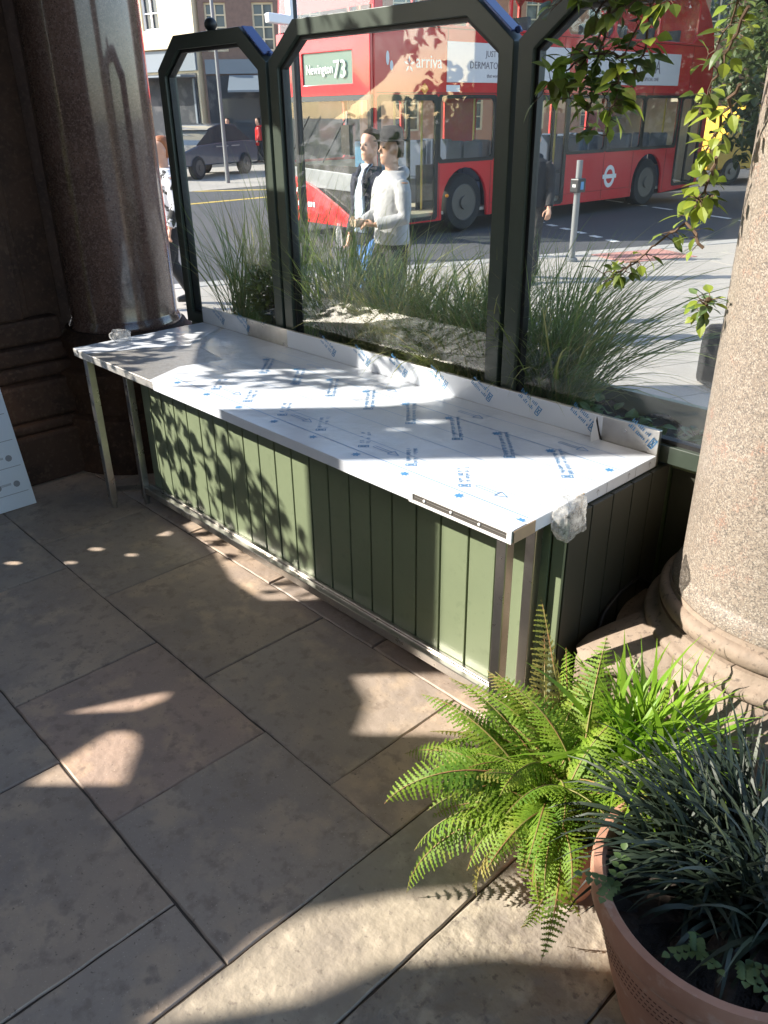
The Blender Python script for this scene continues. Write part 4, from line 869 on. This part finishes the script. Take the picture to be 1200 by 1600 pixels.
# ============================================================ PEOPLE
def remesh(o, v, sm=4):
    m = o.modifiers.new('fuse', 'REMESH'); m.mode = 'VOXEL'; m.voxel_size = v; m.use_smooth_shade = True
    s = o.modifiers.new('smooth', 'SMOOTH'); s.factor = .5; s.iterations = sm
    return o
def ell(c, rx, ry, n=20): return [(c[0]+rx*cos(2*pi*i/n), c[1]+ry*sin(2*pi*i/n), c[2]) for i in range(n)]
def hand(mb, w, d, side, curl=.9, k=1.0):
    """palm and five fingers from the wrist w along d; side = thumb side"""
    d = d.normalized(); s = (side-d*side.dot(d)).normalized(); n = d.cross(s)
    mb.tube([w-d*.01, w+d*.03, w+d*.06, w+d*.09], [.024, .034, .038, .033], 10, flat=.55)
    for i, (off, L) in enumerate([(.028, .072), (.010, .08), (-.009, .074), (-.027, .06)]):
        p = w+d*.085+s*off; a = d.copy(); pts = [p]
        for j in range(3):
            a = (a*cos(curl*.45)+n*sin(curl*.45)).normalized(); p = p+a*L*[.45, .32, .23][j]; pts.append(p)
        mb.tube(pts, [.0095, .009, .0083, .007], 8)
    p = w+d*.03+s*.03; mb.tube([p, p+s*.03+d*.03, p+s*.035+d*.06+n*.015, p+s*.025+d*.08+n*.03], [.012, .011, .0105, .008], 8)
def person(label, loc, rz, pose, top, bottom, skin, hairm, hat=None, scale=1.0, coat=None, shirt=None):
    t = thing('person', label, 'person', loc, rz); t.scale = (scale,)*3
    mb = MB()
    # head: egg with brow, nose, chin and ears; faces +x
    rg = []; n = 28
    for z, rx, ry, ox in [(1.545, .03, .03, .05), (1.552, .055, .042, .04), (1.575, .078, .056, .022), (1.605, .086, .066, .014), (1.64, .09, .073, .008), (1.675, .094, .077, .003), (1.71, .098, .079, 0), (1.745, .095, .077, -.004), (1.775, .08, .066, -.008), (1.795, .05, .042, -.01), (1.803, .015, .012, -.01)]:
        rg.append([(ox+rx*cos(2*pi*i/n), ry*sin(2*pi*i/n), z) for i in range(n)])
    mb.rings(rg)
    mb.tube([(.088, 0, 1.70), (.102, 0, 1.675), (.116, 0, 1.652), (.104, 0, 1.643)], [.008, .010, .014, .009], 8)
    mb.tube([(.094, -.03, 1.698), (.099, -.0, 1.697), (.094, .03, 1.698)], .008, 8); mb.tube([(.092, -.024, 1.612), (.101, 0, 1.614), (.092, .024, 1.612)], .008, 8); mb.tube([(.09, -.02, 1.602), (.098, 0, 1.602), (.09, .02, 1.602)], .0075, 8)
    mb.sphere((.075, 0, 1.568), .026, .026, .02)
    for s in (-1, 1): mb.sphere((-.005, s*.079, 1.665), .018, .01, .032)
    mb.tube([(-.015, 0, 1.42), (-.005, 0, 1.5), (.005, 0, 1.6)], [.066, .058, .06], 14)
    # trunk
    mb.rings([ell((0, 0, z), a, b) for z, a, b in [(.86, .1, .15), (.95, .12, .17), (1.05, .11, .15), (1.2, .115, .165), (1.35, .11, .185), (1.42, .09, .16), (1.46, .06, .09)]])
    H = {}
    for s, k in ((1, 'l'), (-1, 'r')):
        sh = V(0, s*.2, 1.41); el, wr, hd = pose['arm_'+k]; el, wr = Vector(el), Vector(wr)
        mb.tube([sh, sh.lerp(el, .5), el, el.lerp(wr, .4), wr], [.052, .046, .04, .038, .026], 12)
        hand(mb, wr, Vector(hd), V(.2, -s, .5), pose.get('curl', 1.2))
        hp = V(0, s*.09, .9); kn, an = map(Vector, pose['leg_'+k]); mb.tube([hp, hp.lerp(kn, .5), kn, kn.lerp(an, .35), an], [.085, .075, .055, .053, .036], 12)
    remesh(mb.build('body', skin, t, smooth=True), .0075, 3)
    mb = MB()
    for s in (-1, 1): mb.sphere((.0925, s*.031, 1.682), .009, .011, .007, 10, 6)
    mb.build('eyes', 'hair', t, smooth=True)
    # trousers
    mb = MB(); mb.rings([ell((0, 0, z), a, b) for z, a, b in [(.82, .12, .17), (.9, .135, .185), (1.0, .128, .175), (1.03, .12, .165)]])
    sho = MB()
    for s, k in ((1, 'l'), (-1, 'r')):
        hp = V(0, s*.09, .9); kn, an = map(Vector, pose['leg_'+k]); mb.tube([hp, hp.lerp(kn, .5), kn, kn.lerp(an, .4), an.lerp(kn, .04)], [.105, .098, .078, .072, .066], 14)
        f = V(1, 0, -.02) if an.z < .13 else V(.85, 0, -.5); sho.tube([an+V(-.05, 0, -.05), an+V(0, 0, -.045), an+f*.1+V(0, 0, -.05), an+f*.19+V(0, 0, -.055)], [.04, .05, .046, .03], 12)
    remesh(mb.build('trousers', bottom, t, smooth=True), .011, 3); remesh(sho.build('shoes', 'black', t, smooth=True), .009, 2)
    # top
    mb = MB(); lo = .80 if coat else .90
    mb.rings([ell((0.004, 0, z), a, b) for z, a, b in [(lo, .15, .195), (1.0, .148, .192), (1.1, .145, .185), (1.22, .145, .195), (1.36, .135, .21), (1.43, .11, .185), (1.475, .078, .11), (1.5, .07, .08)]])
    for s, k in ((1, 'l'), (-1, 'r')):
        sh = V(0, s*.2, 1.41); el, wr, hd = pose['arm_'+k]; el, wr = Vector(el), Vector(wr)
        mb.tube([sh+V(0, -s*.03, 0), sh.lerp(el, .3), sh.lerp(el, .7), el, el.lerp(wr, .45), el.lerp(wr, .93)], [.07, .07, .064, .06, .056, .05], 12)
    if not coat: mb.tube([(-.07, -.09, 1.47), (-.125, 0, 1.475), (-.07, .09, 1.47), (.03, .085, 1.455), (.09, .0, 1.42), (.03, -.085, 1.455), (-.07, -.09, 1.47)], [.04, .058, .04, .028, .02, .028, .04], 10)
    remesh(mb.build('jacket' if coat else 'hoodie', top, t, smooth=True), .011, 3)
    if shirt:
        mb = MB(); mb.rings([[(x, y*w, z) for y in (-1, -.6, -.2, .2, .6, 1)]+[(x-.05, y*w, z) for y in (1, -1)] for z, w, x in [(.92, .075, .163), (1.1, .06, .163), (1.25, .055, .166), (1.4, .045, .143), (1.47, .05, .10), (1.52, .055, .075)]]); mb.build('shirt', shirt, t, smooth=True)
        mb = MB(); [mb.tube([(.06, s*.07, 1.52), (.11, s*.045, 1.475), (.155, s*.05, 1.38), (.165, s*.072, 1.25)], [.016, .024, .026, .012], 8, flat=.5) for s in (-1, 1)]; mb.build('lapels', top, t, smooth=True)
    if hat:
        mb = MB().rings([ell((-.005, 0, z), a, b, 28) for z, a, b in [(1.735, .105, .09), (1.78, .102, .086), (1.82, .094, .078), (1.845, .075, .06), (1.85, .03, .025)]])
        mb.rings([ell((.0, 0, z), a, b, 28) for z, a, b in [(1.732, .10, .085), (1.728, .155, .14), (1.736, .156, .141), (1.742, .10, .085)]]); mb.build('hat', hat, t, smooth=True)
    mb = MB(); rg = []
    for z, rx, ry, ox in [(1.60, .05, .070, -.055), (1.64, .058, .077, -.052), (1.70, .072, .083, -.04), (1.74, .085, .085, -.028), (1.77, .09, .08, -.02), (1.795, .075, .062, -.014), (1.814, .045, .036, -.014), (1.819, .015, .012, -.012)]: rg.append(ell((ox, 0, z), rx, ry, 24))
    mb.rings(rg); mb.build('hair', hairm, t, smooth=True)
    return t
A1 = dict(arm_l=((.04, .25, 1.12), (.12, .27, .88), (.25, 0, -1)), arm_r=((-.04, -.25, 1.12), (.05, -.27, .87), (.2, 0, -1)), leg_l=((.16, .1, .48), (.22, .1, .09)), leg_r=((-.02, -.1, .48), (-.26, -.1, .13)))
A2 = dict(arm_l=((.02, .27, 1.13), (.24, .14, 1.08), (.8, -.5, .1)), arm_r=((.02, -.27, 1.13), (.25, -.12, 1.06), (.8, .5, .15)), leg_l=((.05, .1, .48), (-.2, .1, .12)), leg_r=((.17, -.1, .48), (.24, -.1, .09)), curl=1.6)
p1 = person('man in open dark jacket, pale shirt and blue jeans walking left with a bottle', (-4.84, 3.95, 0), R(-90), A1, 'navy', 'jeans', 'skin', 'hair', coat=True, shirt='shirt', scale=1.0)
p2 = person('man in pale grey hoodie and dark brimmed hat holding a small box', (-4.22, 3.62, 0), R(-106), A2, 'hoodie', 'darktrouser', 'skin2', 'hair', hat='hat', scale=1.0)
A3 = dict(arm_l=((.0, .25, 1.12), (.1, .25, .9), (.3, 0, -1)), arm_r=((0, -.25, 1.12), (.08, -.25, .88), (.2, 0, -1)), leg_l=((.15, .1, .48), (.2, .1, .09)), leg_r=((.0, -.1, .48), (-.2, -.1, .12)))
person('person with auburn hair and patterned top behind the polished column', (-7.1, 3.05, 0), R(-100), A3, 'patterncloth', 'blackcloth', 'skin', 'orangehair', scale=.97)
person('person in dark clothes half hidden by the post between the wide and right screens', (-5.22, 6.95, 0), R(-60), A3, 'blackcloth', 'darktrouser', 'skin', 'hair', scale=.98)
# bottle and box held
c, s_ = cos(R(-90)), sin(R(-90))
def place(p, loc, rz): return V(loc[0]+p[0]*cos(rz)-p[1]*sin(rz), loc[1]+p[0]*sin(rz)+p[1]*cos(rz), p[2])
o = MB().lathe([(.02, -.11), (.033, -.108), (.034, .03), (.03, .05), (.014, .085), (.014, .1), (.016, .102), (.016, .12), (.002, .121)], n=20).build('water_bottle', 'bubble', smooth=True); o.location = place((.17, -.30, .86), (-4.84, 3.95, 0), R(-90)); tag(o, 'clear plastic bottle carried by the man in blue jeans', 'bottle')
o = MB().box(-.05, .05, -.06, .06, -.03, .03).build('small_box', 'tan', bevel=.006); o.location = place((.335, .0, 1.09), (-4.22, 3.62, 0), R(-106)); o.rotation_euler = (0, 0, R(-106)); tag(o, 'small tan box in the hands of the man in the grey hoodie', 'box')

# ============================================================ FAR BUILDINGS AND TREES
def facade(name, label, c, rz, w, h, d, m, wins, floors=(), extra=None):
    """local: x along the facade, -y outward"""
    t = thing(name, label, 'building', c, rz)
    loops = [[(-w/2, 0), (w/2, 0), (w/2, h), (-w/2, h)]]+[[(a, z0), (b, z0), (b, z1), (a, z1)] for a, b, z0, z1 in wins]
    mb = MB().plate(loops, lambda p: (p[0], 0, p[1]), lambda p: (p[0], .3, p[1])); mb.box(-w/2, w/2, .301, d, 0, h-.01); mb.build('wall', m, t)
    for a, b, z0, z1 in wins:
        f = MB().plate([[(a, z0), (b, z0), (b, z1), (a, z1)], [(a+.08, z0+.08), (b-.08, z0+.08), (b-.08, z1-.08), (a+.08, z1-.08)]], lambda p: (p[0], .1, p[1]), lambda p: (p[0], .18, p[1]))
        f.box((a+b)/2-.03, (a+b)/2+.03, .1, .17, z0+.08, z1-.08)
        for q in range(1, 4): f.box(a+.08, b-.08, .105, .165, z0+(z1-z0)*q/4-.025, z0+(z1-z0)*q/4+.025)
        f = f.build('window', 'signwhite' if m == 'cream' else 'cream', t); MB().box(a, b, .19, .2, z0, z1).build('pane', 'winglass', f)
    return t
wins = [(x-.5, x+.5, 5.3, 7.9) for x in (-5.5, -3.6, -1.7, .2, 2.1, 4.0)]+[(x-.5, x+.5, 8.9, 10.9) for x in (-5.5, -3.6, -1.7, .2, 2.1, 4.0)]
b1 = facade('cream_building', 'sunlit cream building with tall sash windows above a dark shopfront', (-39.3, 18.2, -.03), R(15), 13, 13, 8, 'cream', wins)
MB().box(-6.5, 6.5, -.12, -.002, 3.7, 4.5).build('fascia', 'fascia', b1); MB().box(-6.5, 6.5, -.25, -.002, 4.55, 4.95).build('cornice', 'cream', b1)
mb = MB().box(-6.4, 6.4, -.06, -.002, .1, 3.6); mb.build('shopfront', 'shopdark', b1)
mb = MB().box(-6.4, 6.4, -1.0, -.121, 3.45, 3.52)
for k in range(8): mb.box(-6.4+k*1.8, -6.3+k*1.8, -.11, -.061, .1, 3.4)
mb.build('awning', 'fascia', b1)
for k, cc in enumerate(('lampred', 'blue', 'yellow')): MB().box(-1.5+k*2.1, -1.0+k*2.1, -.1, -.0615, .9, 1.7).build('window_poster', cc, b1)
wins = [(x-.45, x+.45, z, z+1.8) for x in (-4, -2, 0, 2, 4) for z in (4.4, 7.6)]
b2 = facade('brown_building', 'dark brown brick building right of the cream one', (-29.9, 23.7, -.03), R(50), 9.4, 14, 8, 'brownbrick', wins)
MB().box(-4.6, 4.6, -.08, -.002, .1, 3.5).build('shopfront', 'shopdark', b2); MB().box(-4.6, 4.6, -.14, -.002, 3.55, 4.1).build('fascia', 'fascia', b2)
for k in range(4): MB().box(-4.0+k*2.1, -2.4+k*2.1, -.1, -.0805, .5, 2.6).build('shop_window', 'winglass', b2)
MB().rings([[(x, y, z) for y, z in ((-.141, 3.5), (-1.3, 2.9), (-1.3, 2.82), (-.141, 3.4))] for x in (-3.6, -.4)]).build('awning', 'fascia', b2)
MB().box(.6, 2.2, -.2, -.141, 3.65, 3.98).build('shop_sign', 'signwhite', b2)
wins = [(x-.6, x+.6, z, z+2.2) for x in (-12, -9, -6, -3, 0, 3, 6, 9, 12) for z in (1.2, 5, 8.6)]
facade('brick_building', 'orange brick terrace across the road behind the bus', (-21, 37, -.03), R(60), 28, 13, 8, 'orangebrick', wins)
wins = [(x-.6, x+.6, z, z+2.2) for x in (-9, -6, -3, 0, 3, 6, 9) for z in (1.2, 5, 8.6)]
facade('stone_building', 'pale building closing the street beyond the trees', (-12, 62, -.03), R(10), 40, 15, 8, 'paving', wins)

def tree(label, c, h, rad, n, seed, trunk=.25):
    random.seed(seed); t = thing('street_tree', label, 'tree', c, 0, 'trees beyond the bus')
    mb = MB(); mb.tube([(0, 0, 0), (.1, .05, h*.25), (0, .1, h*.5), (.1, 0, h*.8)], [trunk, trunk*.8, trunk*.55, trunk*.2], 10); tips = []
    for i in range(26):
        a = rnd(0, 2*pi); z0 = h*rnd(.25, .7); e = V(cos(a)*rad*rnd(.4, .95), sin(a)*rad*rnd(.4, .95), z0+rnd(-.1, .35)*h); mb.tube([(0, 0, z0), V(e.x*.5, e.y*.5, z0+(e.z-z0)*.35), e], [trunk*.3, trunk*.2, trunk*.06], 6); tips.append(e)
    mb.build('trunk', 'bark', t, smooth=True)
    mb = MB()
    for i in range(n):
        e = random.choice(tips); q = e*rnd(.55, 1.05)+V(rnd(-1, 1), rnd(-1, 1), rnd(-1, 1))*rad*.22
        leaf_shape(mb, q, V(rnd(-1, 1), rnd(-1, 1), rnd(-1, .3)), V(rnd(-.5, .5), rnd(-.5, .5), 1), rnd(.16, .28), rnd(.06, .09))
    mb.build('crown', 'tree', t); return t
tree('leafy dark tree right behind the rear of the bus', (-6.9, 20.5, -.03), 7.5, 3.2, 7000, 1)
tree('tall thick trunked tree at the right edge of the street', (-3.4, 16.5, -.03), 8, 2.6, 6000, 2, .3)
tree('distant leafy tree beyond the yellow van', (-13, 34, -.03), 10, 4.5, 6500, 3)
tree('distant tree between the van and the thick trunked tree', (-8, 38, -.03), 10, 4.5, 6500, 4)
person('pedestrian in orange jacket far across the road beyond the car', (-31.6, 20.2, 0), R(-60), A3, 'orangebrick', 'darktrouser', 'skin', 'hair')
person('pedestrian in red top far across the road beside the shopfront', (-30.9, 21.3, 0), R(-120), A3, 'lampred', 'blackcloth', 'skin', 'hair')
A4 = dict(A3); person('pedestrian in blue top far away by the right tree', (-6.1, 17.2, 0), R(200), A3, 'blue', 'blackcloth', 'skin', 'hair', scale=.95)
S.cycles.max_bounces = 12; S.cycles.transparent_max_bounces = 16
S.render.resolution_x, S.render.resolution_y = 768, 1024
